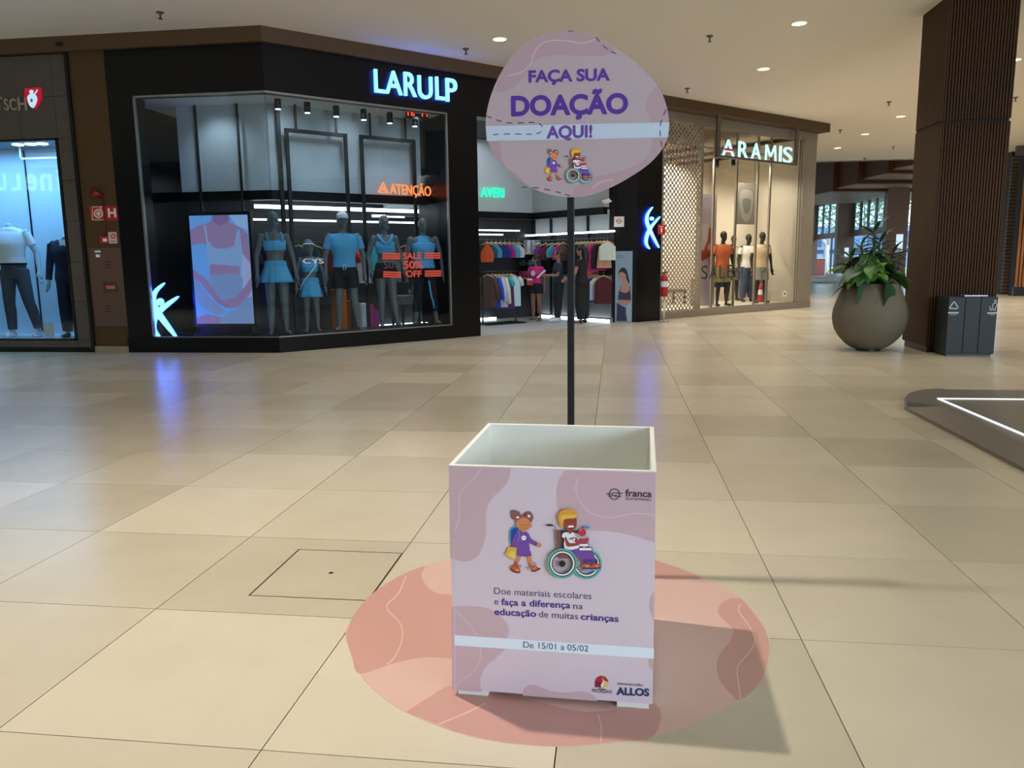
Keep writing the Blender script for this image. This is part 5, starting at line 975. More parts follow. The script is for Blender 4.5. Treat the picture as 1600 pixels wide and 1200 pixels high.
D = Decal(FL, -.052, mcr, .002); cw = glow('crest_white', (190, 220, 240), 1.0); D.poly(cw, [(185, 610), (200, 592), (215, 585), (240, 600), (248, 625), (240, 655), (222, 680), (200, 665), (190, 640)], 2); D.ell(cw, 212, 578, 14, 13, 14); D.line(cw, 9, [(225, 605), (250, 565)]); D.ell(glow('crest_grey', (90, 110, 150), .6), 213, 632, 8, 12, 10); D.done('guard_figure', t)
# sign of the shop opposite, seen mirrored in the menswear glass
VY = 2*12.45+2.9; FVv = Frame((0, VY), (1, 0)); FO = Frame((0, -2.9), (-1, 0)); k = MB(); k.box(-31, -11.5, -3.3, -2.95, 0, CEIL); struct('wall_opposite', k, m_backwall, 'front of the shop across the concourse, behind the visitor on the left'); t = thing('opposite_store_sign', 'glowing sign of the shop opposite, seen mirrored in the left shop window', 'sign', (-18, -2.9, 3.5)); m_opp = glow('opposite_sign', (215, 235, 255), 6)
for ch, x0, x1 in (('i', 96.5, 91), ('n', 84, 64), ('e', 61, 42), ('L', 35, 18), ('U', 13, -4)):
    a, z0 = FVv.px(x0, 297, 0); b, z1 = FVv.px(x1, 272, 0); vs, fs = text_mesh(ch, .02, .5); xa = min(v[0] for v in vs); xb = max(v[0] for v in vs); ya = max(v[1] for v in vs)
    k = MB(FO.M()); k.add([(-a+(v[0]-xa)/(xb-xa)*(a-b), -.05-(v[2]+.5)*.06, z0+(z1-z0)*v[1]/ya*(1 if ch in 'neLU' else 1.25)) for v in vs], fs); build('letter', k, m_opp, t)
# ---------------- pilaster fittings
m_red = mat('signal_red', (178, 34, 40), .45); m_redd = mat('dark_red', (122, 20, 22), .4); PD = .03
def plate(name, lb, cat, F, x0, y0, x1, y1, d, th, m, par=None):
    a = F.px(x0, y1, d); b = F.px(x1, y0, d); k = MB(F.M()); k.box(a[0], b[0], d-th, d, a[1], b[1]); o = build(name, k, m, par, bevel=.002)
    return tag(o, lb, cat) if par is None else o
t = thing('hose_sign', 'square red and white fire hose sign on the brown wall strip', 'sign', tuple(FL.w(-8.7, 0, 2.3))); plate('plate', None, None, FL, 142, 322, 161, 344.5, PD, .006, m_red, t); D = Decal(FL, PD-.008)
for q in ([(143, 323), (160, 323)], [(143, 323), (143, 343.5)], [(143, 343.5), (160, 343.5)]): D.line((220, 200, 180), 1.2, q)
D.ring((224, 206, 184), 152.5, 333.5, 6.2, 2.6); D.ell((224, 206, 184), 152.5, 333.5, 3.6); D.line((224, 206, 184), 1.6, [(156, 328), (157, 323)]); D.done('hose_symbol', t)
t = thing('hydrant_sign', 'square red sign with a white letter H on the brown wall strip', 'sign', tuple(FL.w(-8.4, 0, 2.3))); plate('plate', None, None, FL, 165.5, 321.5, 185.5, 344, PD, .006, m_red, t); D = Decal(FL, PD-.008); D.text((232, 226, 222), 'H', (169.5, 339), (181.5, 339), 13, .02, .3); D.done('letter', t)
t = thing('fire_bell', 'dark red alarm horn with a conduit on the brown wall strip', 'alarm', tuple(FL.w(-8.6, 0, 2.5))); s, z = FL.px(157, 304, PD); k = MB(FL.M()); k.tube([(s+.03, PD, z-.03), (s+.0, PD-.05, z), (s-.07, PD-.12, z+.03)], [.04, .055, .085], 14); build('horn', k, m_redd, t, True)
a = FL.px(161, 308, PD); b = FL.px(166, 370, PD); k = MB(FL.M()); k.tube([(a[0], PD-.015, a[1]), (b[0], PD-.015, b[1])], .011, 8); build('conduit', k, m_redd, t, True)
t = thing('call_point', 'small red fire call point box at the lower end of the conduit', 'call point', tuple(FL.w(-8.5, 0, 1.8))); plate('box', None, None, FL, 159, 369, 169.5, 380, PD, .04, m_red, t); plate('window', None, None, FL, 161, 372.5, 167, 377.5, PD-.04, .004, m_whitef, t)
t = thing('alarm_sign', 'small white sign with a red mark beside the call point', 'sign', tuple(FL.w(-8.4, 0, 1.8))); plate('plate', None, None, FL, 170.5, 362.5, 182, 380.5, PD, .006, mat('sign_cream', (206, 196, 186), .5), t); D = Decal(FL, PD-.008); D.ring((200, 40, 40), 175.8, 369, 3, 1.8); D.line((200, 40, 40), 1.4, [(172, 377), (180, 377)]); D.done('mark', t)
t = thing('hose_cabinet', 'brown flush hose cabinet door in the wall strip below the red signs', 'cabinet', tuple(FL.w(-8.55, 0, .5))); m_cab = mat('cabinet_brown', (92, 70, 58), .5, var=.05)
a = FL.px(147.5, 510, PD); b = FL.px(196, 387, PD); k = MB(FL.M()); k.box(-8.86, -8.26, PD-.018, PD, a[1], b[1]); build('door', k, m_cab, t, bevel=.004)
for v in (409, 413.5, 418, 478, 482, 486.5): s = FL.px(170, v, PD)[0]; z = FL.px(170, v, PD)[1]; k = MB(FL.M()); k.box(s-.05, s+.05, PD-.021, PD-.017, z-.006, z+.006); build('vent_slot', k, m_blacktrim, t)
plate('label_plate', None, None, FL, 162, 440.5, 183, 457.5, PD-.018, .003, mat('label_dark', (70, 52, 44), .5), t); D = Decal(FL, PD-.0225); D.line((196, 110, 70), 5, [(165.5, 449), (179.5, 449)]); D.done('label_mark', t); plate('sticker', None, None, FL, 148, 391.5, 157, 394.5, PD-.018, .002, m_whitef, t); plate('sticker', None, None, FL, 150, 397.5, 156, 402, PD-.018, .002, m_whitef, t)
# ================================================================== CORNER SHOP (glass, perforated panel)
m_gb = mat('greige_metal', (138, 130, 118), .5, var=.04); m_cream = mat('cream_wall', (222, 212, 196), .7, var=.02); m_agl = glass('corner_shop_glass', (244, 244, 240), .45)
aw = lambda u, v, d=0: FA.px(u, v, d)
s_l = 9.62; s_p = aw(1095, 350)[0]; s_r = aw(1250, 350)[0]; s_e = aw(1270, 350)[0]
k = MB(FA.M()); k.box(s_l, s_e, -.03, .3, 4.72, 5.0).box(s_l, s_e, -.04, .3, 0, .17).box(s_p-.05, s_p+.03, -.02, .12, .17, 4.72).box(s_r, s_e, -.02, .5, .17, 4.72).box(s_r-.02, s_r+.12, -.06, 0, .17, 4.72)
struct('wall_cornershop', k, m_gb, 'greige metal shopfront frame of the corner shop')
k = MB(FA.M()); k.box(s_e-.12, s_e, .3, 3.3, 0, 5.0).box(9.6, s_e, 3.2, 3.3, 0, 5.0).box(9.55, 9.65, .3, 3.3, 0, 5); struct('wall_cornershop_inner', k, m_cream, 'cream inner walls of the corner shop')
k = MB(FA.M()); k.box(s_r-.02, s_r+.1, .1, 3.2, .17, 4.72); struct('wall_cornershop_return', k, mat('return_wall', (190, 182, 168), .7, var=.03), 'pale return wall with the socket at the right of the corner shop window')
k = MB(FA.M()); k.box(9.6, s_e, .1, 3.2, .05, .17); struct('floor_cornershop', k, mat('corner_floor', (206, 198, 184), .4), 'pale floor of the corner shop window')
k = MB(FA.M()); k.box(9.6, s_e, .3, 3.2, 4.85, 4.95); struct('ceiling_cornershop', k, m_cream, 'cream ceiling of the corner shop')
# perforated sheet
def perf():
    m = bpy.data.materials.new('perforated_metal'); m.use_nodes = True; nt = m.node_tree; b = nt.nodes['Principled BSDF']; L = nt.links.new; b.inputs['Base Color'].default_value = rgb((150, 141, 128)); b.inputs['Roughness'].default_value = .5
    tc = nt.nodes.new('ShaderNodeUVMap'); mp_ = nt.nodes.new('ShaderNodeMapping'); mp_.inputs['Scale'].default_value = (1/.135, 1/.135, 1); L(tc.outputs[0], mp_.inputs[0])
    def cell(off):
        a = nt.nodes.new('ShaderNodeVectorMath'); a.operation = 'ADD'; a.inputs[1].default_value = (off, off, 0); L(mp_.outputs[0], a.inputs[0]); f = nt.nodes.new('ShaderNodeVectorMath'); f.operation = 'FRACTION'; L(a.outputs[0], f.inputs[0])
        d = nt.nodes.new('ShaderNodeVectorMath'); d.operation = 'DISTANCE'; d.inputs[1].default_value = (.5, .5, 0); L(f.outputs[0], d.inputs[0]); return d
    a, c = cell(0), cell(.5); mn = nt.nodes.new('ShaderNodeMath'); mn.operation = 'MINIMUM'; L(a.outputs['Value'], mn.inputs[0]); L(c.outputs['Value'], mn.inputs[1])
    gt = nt.nodes.new('ShaderNodeMath'); gt.operation = 'GREATER_THAN'; gt.inputs[1].default_value = .25; L(mn.outputs[0], gt.inputs[0]); L(gt.outputs[0], b.inputs['Alpha']); return m
m_perf = perf(); k = MB(FA.M()); k.add([(s_l+.1, -.02, .17), (s_p-.05, -.02, .17), (s_p-.05, -.02, 4.72), (s_l+.1, -.02, 4.72)], [(0, 1, 2, 3)])
t = thing('perforated_screen', 'tall perforated metal screen with round holes left of the corner shop glass', 'screen', tuple(FA.w(10.3, 0, .17))); o = build('sheet', k, m_perf, t)
uv = o.data.uv_layers.new(name='UVMap')
for l, q in zip(uv.data, ((0, 0), (s_p-s_l-.15, 0), (s_p-s_l-.15, 4.55), (0, 4.55))): l.uv = q
so_ = o.modifiers.new('t', 'SOLIDIFY'); so_.thickness = .006
k = MB(FA.M()); k.box(s_l, s_l+.1, -.04, .05, 0, 4.72); build('edge_frame', k, m_gb, t)
window(4, FA, s_p+.03, s_r, .17, 4.72, 'tall glass front of the corner shop', .03, m_agl, m_gb, joints=(aw(1148, 350)[0], aw(1201, 350)[0]))
for i, u in enumerate((1113, 1148, 1180.5, 1200)):
    s = aw(u, 380, .33)[0]; k = MB(FA.M()); k.box(s-.028, s+.028, .31, .36, .17, 4.72); tag(build('mullion_post', k, m_gb), '%s greige upright behind the corner shop glass' % ('leftmost', 'second from left', 'third from left', 'rightmost')[i], 'post', 'uprights behind the corner shop glass')
# bracket sign
t = thing('store_sign', 'glowing white shop sign reading ARAMIS in a hanging metal bracket', 'sign', tuple(FA.w(12.5, -.3, 3.5))); SGD = -.3; ca = lambda x, y: (1080+x/8, 180+y/8)
pl_ = FA.px(*ca(330, 505), SGD); pr_ = FA.px(*ca(1305, 600), SGD); zb = (pl_[1]+pr_[1])/2; m_br = mat('bracket_metal', (96, 94, 90), .4, .3)
k = MB(FA.M()); k.box(pl_[0]-.05, pr_[0]+.03, SGD-.04, SGD+.04, zb-.05, zb); build('bottom_bar', k, m_br, t)
for s in (pl_[0], pr_[0]): k = MB(FA.M()); k.box(s-.06, s+.06, SGD-.03, SGD+.03, zb, 4.93); build('hanger_post', k, m_br, t)
m_ar = glow('sign_white_cyan', (190, 240, 244), 1.25)
for ch, x0, x1, yb, cp_ in (('A', 375, 535, 512, 215), ('R', 582, 700, 530, 208), ('A', 740, 862, 548, 205), ('M', 920, 1052, 568, 205), ('I', 1092, 1118, 580, 200), ('S', 1140, 1252, 588, 196)):
    k = MB(FA.M())
    if ch == 'M':
        for q in ([(925, 570), (935, 368)], [(935, 368), (985, 520)], [(985, 520), (1042, 380)], [(1042, 380), (1048, 584)]): k.prism_sz([FA.px(*ca(*p), SGD) for p in ribbon(q, 17)], SGD-.03, SGD)
    else: text_px(k, FA, ch, ca(x0, yb), ca(x1, yb+(x1-x0)*.1), cp_/8, SGD, .004, .03)
    build('letter', k, m_ar, t)
a = FA.px(*ca(415, 425), SGD-.06); b = FA.px(*ca(550, 440), SGD-.06); k = MB(FA.M()); k.box(a[0], b[0], SGD-.065, SGD-.055, (a[1]+b[1])/2-.025, (a[1]+b[1])/2+.025); build('red_dash', k, glow('dash_red', (190, 30, 50), .8), t)
# wood slat ceiling and track spots inside
m_wslat = mat('ceiling_wood', (150, 118, 92), .6, var=.1, scale=6)
t = thing('slatted_ceiling', 'brown wooden slat ceiling hanging inside the corner shop', 'ceiling', tuple(FA.w(11.5, 1.8, 4.3)))
for i in range(12): k = MB(FA.M()); k.box(9.8, 14.6, .55+i*.21, .55+i*.21+.17, 4.28, 4.32); build('slat', k, m_wslat, t)
for i in range(4): k = MB(FA.M()); s = 10.4+i*1.15; k.box(s-.03, s+.03, .5, 3.1, 4.2, 4.28); build('track', k, m_steel, t)
k = MB(FA.M()); 
for s in (10.2, 14.3): k = MB(FA.M()); k.box(s-.01, s+.01, 1.7, 1.72, 4.32, 4.85); build('hanger_rod', k, m_steel, t)
for i, (u, v) in enumerate(((1119, 254), (1145, 252))): s, z = FA.px(u, v, 1.6); k = MB(FA.M()); k.tube([(s, 1.6, 4.2), (s, 1.6, z)], .012, 6).tube([(s+.02, 1.6, z+.08), (s-.03, 1.55, z-.12)], .06, 12); tag(build('track_spot', k, m_steel), '%s black track spotlight under the slatted ceiling' % ('left', 'right')[i], 'spotlight', 'track spots in the corner shop')
for s, d in ((10.4, .8), (11.7, .6), (13.0, .6), (14.2, .7), (10.8, 2.2), (12.2, 2.2), (13.6, 2.2)): spot_light('track_lamp', FA.w(s, d, 4.18), 165 if d < 1 else 240, (1.0, .91, .78), 150, .5, .04, FA.w(s, d+(.15 if d < 1 else .7), 2.6))
# back wall details
k = MB(FA.M()); a = FA.px(1150, 350, 1.1); b = FA.px(1181, 287, 1.1); k.box(a[0], b[0], 1.1, 1.14, a[1], b[1]); t = thing('photo_board', 'grey suspended board with a faint photo inside the corner shop', 'board', tuple(FA.w(a[0], 1.1, a[1]))); build('board', k, mat('panel_smoke', (124, 120, 110), .4), t)
for s in (a[0]+.05, b[0]-.05): k = MB(FA.M()); k.box(s-.005, s+.005, 1.115, 1.125, b[1], 4.2); build('cable', k, m_steel, t)
D = Decal(FA, 1.098); D.F = Frame(tuple(FA.w(0, 1.1, 0).xy), (1, 1)); D.mb.M = D.F.M(); D.d = -.002; D.poly((150, 150, 146), [(1156, 300), (1176, 300), (1174, 335), (1166, 347), (1158, 335)], 3); D.poly((108, 112, 112), [(1160, 312), (1173, 312), (1170, 332), (1163, 332)], 3); D.done('faint_photo', t)
# lilac banner
FB2 = Frame(tuple(FA.w(0, .75, 0).xy), (1, 1)); a = FB2.px(1094, 470); b = FB2.px(1120.5, 304); t = thing('sale_banner', 'lilac banner with a photo of a person in red behind the corner shop glass', 'banner', tuple(FB2.w(a[0], 0, .2))); k = MB(FB2.M()); k.box(a[0], b[0], 0, .03, .2, b[1]); build('board', k, mat('banner_lilac', (176, 164, 184), .6), t)
cb = lambda x, y: (1080+x/5.456, 280+y/5.456); D = Decal(FB2, -.001, cb, .0006); D.poly((200, 190, 196), [(82, 400), (150, 390), (175, 470), (150, 560), (82, 600)], 2); D.poly((150, 66, 60), [(150, 410), (170, 430), (190, 520), (170, 560), (130, 620), (110, 590), (140, 520)], 2); D.poly((156, 60, 52), [(76, 610), (130, 615), (170, 590), (175, 640), (110, 690), (76, 690)], 2); D.poly((190, 140, 120), [(140, 560), (168, 545), (172, 590), (140, 610)], 2); D.done('photo', t)
t = thing('window_lettering', 'thin dark SALE letters on the corner shop glass', 'lettering', tuple(FA.w(11.5, .02, 1)))
for ch, x0, x1, yb in (('S', 84, 138, 852), ('A', 155, 220, 850), ('L', 238, 288, 846), ('E', 306, 360, 843)): D = Decal(FA, .027, cb); D.text((52, 48, 46), ch, (x0, yb), (x1, yb), 116); D.done('letter', t)
# mannequins
m_mb = mat('mannequin_black', (34, 32, 32), .45, var=.05); AZ = .17
def amann(lb, u, vf, vt, d, topc, botc, bl, rz, sl=.6, extra=None):
    p, hh = spot_at(FA, u, vf, vt, d, AZ); hh = min(hh, 2.0); t = thing('mannequin', lb, 'mannequin', group='mannequins in the corner shop')
    b, J = body_mesh('body', hh, 'm', m_mb, t, {-1: ((-.045, .01, -.16), (-.005, -.03, -.15)), 1: ((.045, .01, -.16), (.005, -.03, -.15))}, {-1: ((-.012, -.01, -.235), (-.006, .016, -.222)), 1: ((.02, -.01, -.234), (.016, .016, -.222))}, face=False, voxel=.011)
    garment_mesh('shirt', hh, top_parts('m', J, .50, .825, .014, sl, .008, .034), fabric(topc), t, J, .013); garment_mesh('shorts' if bl < 1 else 'trousers', hh, leg_parts('m', J, bl, .014, .57, 1.3), fabric(botc), t, J, .013); pose(t, p, rz); return t
amann('black mannequin in an orange t-shirt and khaki shorts behind the SALE letters', 1127, 480, 359, .45, (206, 104, 62), (150, 138, 104), .75, .5); amann('black mannequin in a beige polo shirt and grey shorts at the right of the window', 1187, 477, 361, .5, (224, 196, 164), (160, 160, 150), .72, .45)
amann('black mannequin in a white t-shirt and blue jeans between the two front ones', 1166, 474, 366, 1.25, (226, 224, 218), (58, 74, 104), 1.9, .5); amann('black mannequin in a pale green shirt behind the orange one', 1143, 475, 368, 1.95, (196, 204, 190), (92, 90, 86), .8, .3); amann('black mannequin in a dark patterned shirt and white shorts', 1175.5, 474, 367.5, 1.75, (60, 58, 64), (220, 216, 210), .7, .5)
# furniture, shoes, socket
t = thing('drawer_unit', 'low grey open drawer unit at the left of the corner shop window', 'cabinet', tuple(FA.w(11.4, 1.0, .17))); a = FA.px(1096, 470, 1.0); b = FA.px(1111, 450, 1.0)
for z in (.17, .42, .66, .86): k = MB(FA.M()); k.box(a[0], b[0]+.1, 1.0, 1.4, z, z+.04); build('shelf', k, mat('unit_grey', (120, 116, 108), .5), t)
for s in (a[0], b[0]+.06): k = MB(FA.M()); k.box(s, s+.04, 1.0, 1.4, .17, .9); build('side', k, MATS['unit_grey'], t)
k = MB(FA.M()); s = FA.px(1103, 440, 1.2)[0]; k.box(s-.16, s+.16, 1.05, 1.3, .9, 1.14); tag(build('folded_clothes', k, fabric((44, 58, 110)), bevel=.03), 'folded dark blue clothes on the low grey drawer unit', 'clothes')
t = thing('bench', 'low dark bench behind the corner shop mannequins', 'bench', tuple(FA.w(12.6, 2.2, .17))); k = MB(FA.M()); k.box(11.9, 13.2, 2.1, 2.6, .5, .58); build('top', k, mat('bench_dark', (60, 58, 56), .5), t)
for s in (11.95, 13.15):
    for d in (2.14, 2.56): k = MB(FA.M()); k.box(s-.025, s+.025, d-.025, d+.025, .17, .5); build('leg', k, m_steel, t)
for i, (u, c) in enumerate(((1139, (206, 204, 200)), (1154, (40, 40, 46)), (1169, (60, 66, 80)))):
    s = FA.px(u, 462, 1.3)[0]; k = MB(FA.M()); k.box(s-.14, s+.14, 2.2, 2.5, .58, .82-.05*i); tag(build('shoe_box', k, fabric(c), bevel=.02), '%s box on the low dark bench' % ('white', 'black', 'grey-blue')[i], 'box')
def extinguisher(lb, base, sc=1.0):
    t = thing('fire_extinguisher', lb, 'fire extinguisher', tuple(base)); b = Vector(base)
    k = MB(); k.lathe([(.075*sc, 0), (.085*sc, .02*sc), (.085*sc, .38*sc), (.07*sc, .44*sc), (.03*sc, .48*sc), (.025*sc, .52*sc)], tuple(b), 18); build('cylinder', k, m_red, t, True)
    k = MB(); k.box(b.x-.02*sc, b.x+.09*sc, b.y-.012, b.y+.012, b.z+.52*sc, b.z+.545*sc).box(b.x-.02*sc, b.x+.08*sc, b.y-.012, b.y+.012, b.z+.56*sc, b.z+.575*sc); build('valve_handle', k, m_steel, t)
    k = MB(); k.tube([b+Vector((-.02, -.02, .52*sc)), b+Vector((-.13*sc, -.03, .5*sc)), b+Vector((-.15*sc, -.04, .35*sc)), b+Vector((-.1*sc, -.07, .15*sc))], .012*sc, 7); build('hose', k, m_blacktrim, t, True)
    k = MB(); k.tube([b+Vector((0, 0, .2*sc)), b+Vector((0, 0, .33*sc))], .0865*sc, 18, False); build('label_band', k, m_whitef, t, True); return t
extinguisher('small red fire extinguisher standing inside the corner shop window', FA.w(FA.px(1188, 470, .9)[0], .9, .17), 1.1)
FSo = Frame(tuple(FA.w(s_r-.02, 3.2, 0).xy), (1, -1)); s, z = FSo.px(1227, 459); t = thing('wall_socket', 'white wall socket on the pale return wall', 'socket', tuple(FSo.w(s, 0, z))); k = MB(FSo.M()); k.box(s-.07, s+.07, -.015, 0, z-.09, z+.09); build('plate', k, m_white, t, bevel=.004); k = MB(FSo.M()); k.box(s-.02, s+.02, -.018, -.014, z-.03, z+.03); build('outlet', k, m_blacktrim, t)
# extinguisher on its stand, and its sign
pb = fl(1037, 503); pb = Vector((pb.x, pb.y, 0)); t = thing('extinguisher_stand', 'white post stand under the fire extinguisher beside the black pier', 'stand', tuple(pb)); k = MB(); k.lathe([(.13, .0005), (.13, .015), (.03, .03)], tuple(pb), 20); build('foot', k, m_alum, t); k = MB(); k.lathe([(.022, .03), (.022, .60)], tuple(pb), 12); build('post', k, m_white, t, True); k = MB(); k.lathe([(.1, .60), (.1, .62)], tuple(pb), 16); build('seat_ring', k, m_red, t)
extinguisher('red fire extinguisher on a white post stand beside the black pier', pb+Vector((0, 0, .62)), 1.0); k = MB(); 
a, b = FP.px(1028, 366, -.06), FP.px(1039.5, 351, -.06); t = thing('extinguisher_sign', 'small red fire extinguisher sign at the right edge of the black pier', 'sign', tuple(FP.w(a[0], -.06, a[1]))); k = MB(FP.M()); k.box(a[0], b[0], -.06, -.05, a[1], b[1]); build('plate', k, m_red, t); D = Decal(FP, -.062); D.F = Frame(tuple(FP.w(0, -.06, 0).xy), tuple(FP.r.xy)); D.mb.M = D.F.M(); D.d = -.002; D.line((236, 220, 210), 2.2, [(1033.5, 363), (1033.5, 356)]); D.line((236, 220, 210), 1, [(1030.5, 354), (1036.5, 354)]); D.done('symbol', t)
k = MB(FP.M()); k.box(a[0]+.02, a[0]+.06, -.05, 0, a[1]+.04, a[1]+.08); build('bracket', k, m_steel, t)
# ================================================================== WOODEN COLUMN
m_slat = mat('column_slat', (68, 46, 27), .55, var=.12, scale=3, spec=.12); m_ven = mat('column_veneer', (62, 42, 20), .55, var=.18, scale=2.5, spec=.15); m_gap = mat('slat_gap', (20, 12, 6), .8)
FC = Frame((0, 12.62), (1, 0)); cx0 = FC.px(1449, 500)[0]; cx1 = FC.px(1562, 400)[0]; cy1 = 13.62; zj = FC.px(1515, 188.5)[1]
col = thing('wooden_column', 'tall square column clad in dark vertical wooden slats behind the planter', 'column', ((cx0+cx1)/2, 13.1, 0))
k = MB(); k.box(cx0+.012, cx1-.012, 12.65, cy1, .1, CEIL); build('core', k, m_gap, col)
k = MB(); k.box(cx0+.03, cx1-.03, 12.66, cy1-.03, 0, .1); build('plinth', k, m_blacktrim, col)
for z0, z1 in ((.1, zj-.02), (zj+.02, CEIL)):
    k = MB(); k.box(cx0, cx0+.02, 12.62, cy1, z0, z1); build('side_veneer', k, m_ven, col)
    k = MB(); k.box(cx1-.02, cx1, 12.62, cy1, z0, z1); build('side_veneer', k, m_ven, col)
    n = 22; pt = (cx1-cx0-.04)/n; pm_ = MB(); pm_.box(0, pt*.62, 0, .03, z0, z1); me = bpy.data.meshes.new('slat'); me.from_pydata([tuple(v) for v in pm_.v], [], pm_.f); me.materials.append(m_slat)
    for i in range(n): o = link('slat', me, col); o.location = Vector((cx0+.02+i*pt+pt*.19, 12.62, 0))-woff(col)
# ================================================================== LITTER BIN
a = fl(1473, 556); b = fl(1556, 558); by = (a.y+b.y)/2; FBn = Frame((a.x, by), (1, 0)); bw = b.x-a.x; bh = FBn.px(1481, 464)[1]
m_bin = mat('bin_charcoal', (44, 49, 52), .5, .1, var=.04, spec=.3); bn = thing('litter_bin', 'dark grey two-stream litter bin in front of the wooden column', 'bin', tuple(FBn.w(bw/2, .22, 0)))
k = MB(FBn.M()); k.box(.03, bw-.03, .03, .42, .001, .03); build('base', k, m_blacktrim, bn)
k = MB(FBn.M()); k.box(0, bw, .012, .44, .03, bh); build('body', k, m_bin, bn, bevel=.006)
for s0, s1 in ((.004, .225), (.237, bw-.237), (bw-.225, bw-.004)): k = MB(FBn.M()); k.box(s0, s1, 0, .014, .05, bh-.006); build('front_panel', k, m_bin, bn, bevel=.002)
k = MB(FBn.M()); k.box(.25, bw-.1, .1, .36, bh, bh+.018); build('lid', k, m_alum, bn, bevel=.004)
cbn = lambda x, y: (1440+x/8.569, 440+y/8.569); PR = (186, 194, 198)
D = Decal(FBn, -.001, cbn, .0002)
for q in ([(372, 355), (430, 270)], [(438, 268), (490, 350)], [(480, 360), (375, 360)]): D.line(PR, 13, q)
D.line(PR, 18, [(352, 418), (495, 418)]).line((140, 148, 152), 8, [(375, 444), (472, 444)])
D.done('recycling_symbol', bn)
D = Decal(FBn, -.001, cbn, .0002); D.line(PR, 9, [(912, 330), (918, 385), (940, 385), (942, 350)]); D.ring(PR, 988, 262, 14, 8, 14); D.line(PR, 10, [(950, 340), (955, 300), (985, 285), (1008, 300), (1008, 330), (990, 345), (985, 385), (960, 385), (962, 350)]); D.line(PR, 18, [(880, 422), (1020, 420)]).line((140, 148, 152), 8, [(912, 446), (985, 446)]); D.done('waste_symbol', bn)
# ================================================================== PLANTER
pc_ = Vector((4.0, 13.02, 0)); FPt = Frame((pc_.x, pc_.y), (math.cos(-.3), math.sin(-.3)))
def prad(v, ul, ur): return (FPt.px(ur, v)[0]-FPt.px(ul, v)[0])/2
pts = [(544, 1328, 1379), (540, 1322, 1386), (535, 1316, 1394), (525, 1306.5, 1404.5), (515, 1301, 1411.5), (507, 1298.5, 1415), (495, 1296.5, 1417), (483, 1298, 1416), (472, 1302, 1413), (455, 1310, 1408), (443, 1317, 1401)]
ptl = thing('potted_plant', 'big round grey-brown planter with leafy green plants beside the wooden column', 'plant', tuple(pc_))
m_pot = mat('pot_stone', (104, 98, 82), .75, var=.1, scale=4); prof = [(prad(*p), max(.045, FPt.px(1357, p[0])[1])) for p in pts]
prof = [(prof[0][0]*.98, .03)]+prof[1:]; top_r, top_z = prof[-1]
k = MB(); k.lathe(prof+[(top_r-.04, top_z+.005), (top_r-.06, top_z-.06), (.02, top_z-.06)], tuple(pc_), 48); build('pot', k, m_pot, ptl, True)
k = MB(); k.lathe([(prof[0][0]*.8, .001), (prof[0][0]*.8, .035)], tuple(pc_), 32); build('foot_ring', k, m_blacktrim, ptl)
k = MB(); k.lathe([(top_r-.07, top_z-.055), (top_r-.07, top_z-.045)], tuple(pc_), 24); build('soil', k, mat('soil', (52, 42, 34), .9), ptl)
m_leaf = [mat('leaf_green_%d' % i, c, .45, var=.15, scale=12) for i, c in enumerate(((52, 96, 40), (72, 124, 46), (34, 72, 44), (96, 140, 52)))]
def leaf_mesh(L, W, droop, m):
    n = 7; vs = []; fs = []
    for i in range(n):
        t = i/(n-1); w_ = W*math.sin(math.pi*(t**.8)*.97+.03)*.5; x = L*t; z = -droop*L*t*t
        vs += [(x, -w_, z+w_*.25), (x, 0, z), (x, w_, z+w_*.25)]
    for i in range(n-1):
        for q in (0, 1): a_ = i*3+q; fs.append((a_, a_+3, a_+4, a_+1))
    me = bpy.data.meshes.new('leaf'); me.from_pydata(vs, [], fs); me.materials.append(m); me.polygons.foreach_set('use_smooth', [True]*len(fs)); return me
rl = random.Random(5); LM = [leaf_mesh(.36, .23, d_, m_leaf[i % 4]) for i, d_ in enumerate((.3, .5, .7, .15))]
def put_leaf(name, me, pos, yaw, pit, sc): o = link(name, me, ptl); o.location = Vector(pos)-woff(ptl); o.rotation_euler = (rl.uniform(-.4, .4), pit, yaw); o.scale = (sc,)*3
stems = MB()
for i in range(52):
    an = rl.uniform(0, 2*math.pi); r0 = rl.uniform(.02, top_r*.95); zz = top_z+rl.uniform(.02, .5)*(1-r0/top_r*.45); pos = pc_+Vector((r0*math.cos(an), r0*math.sin(an), zz))
    stems.tube([pc_+Vector((r0*.5*math.cos(an), r0*.5*math.sin(an), top_z-.05)), pos], .006, 5); put_leaf('leaf', LM[i % 4], pos, an+rl.uniform(-.5, .5), rl.uniform(-.5, .9), rl.uniform(.7, 1.15))
for u, v, sc in ((1352, 440, 1.25), (1385, 436, 1.2)):     # leaves hanging over the rim
    s, z = FPt.px(u, v); p = FPt.w(s, -top_r*.85, top_z+.05); put_leaf('leaf', LM[2], p, -1.6 if u < 1360 else -1.2, .85, sc)
NM = [leaf_mesh(.30, .06, d_, m_leaf[2]) for d_ in (.2, .5)]
for hx, hy, hz in ((-.17, .05, .62), (.12, .1, .66), (-.02, -.05, .82), (.33, .12, .5), (-.33, .05, .42)):
    tip = pc_+Vector((hx, hy, top_z+hz)); stems.tube([pc_+Vector((hx*.5, hy*.5, top_z-.05)), tip], .012, 6)
    for j in range(22): an = j*2.4; put_leaf('narrow_leaf', NM[j % 2], tip-Vector((0, 0, .014*j)), an, -.95+.075*j, 1.0)
tag(build('stems', stems, mat('stem_green', (70, 84, 44), .6), ptl, True), kind='stuff')
tw = MB()
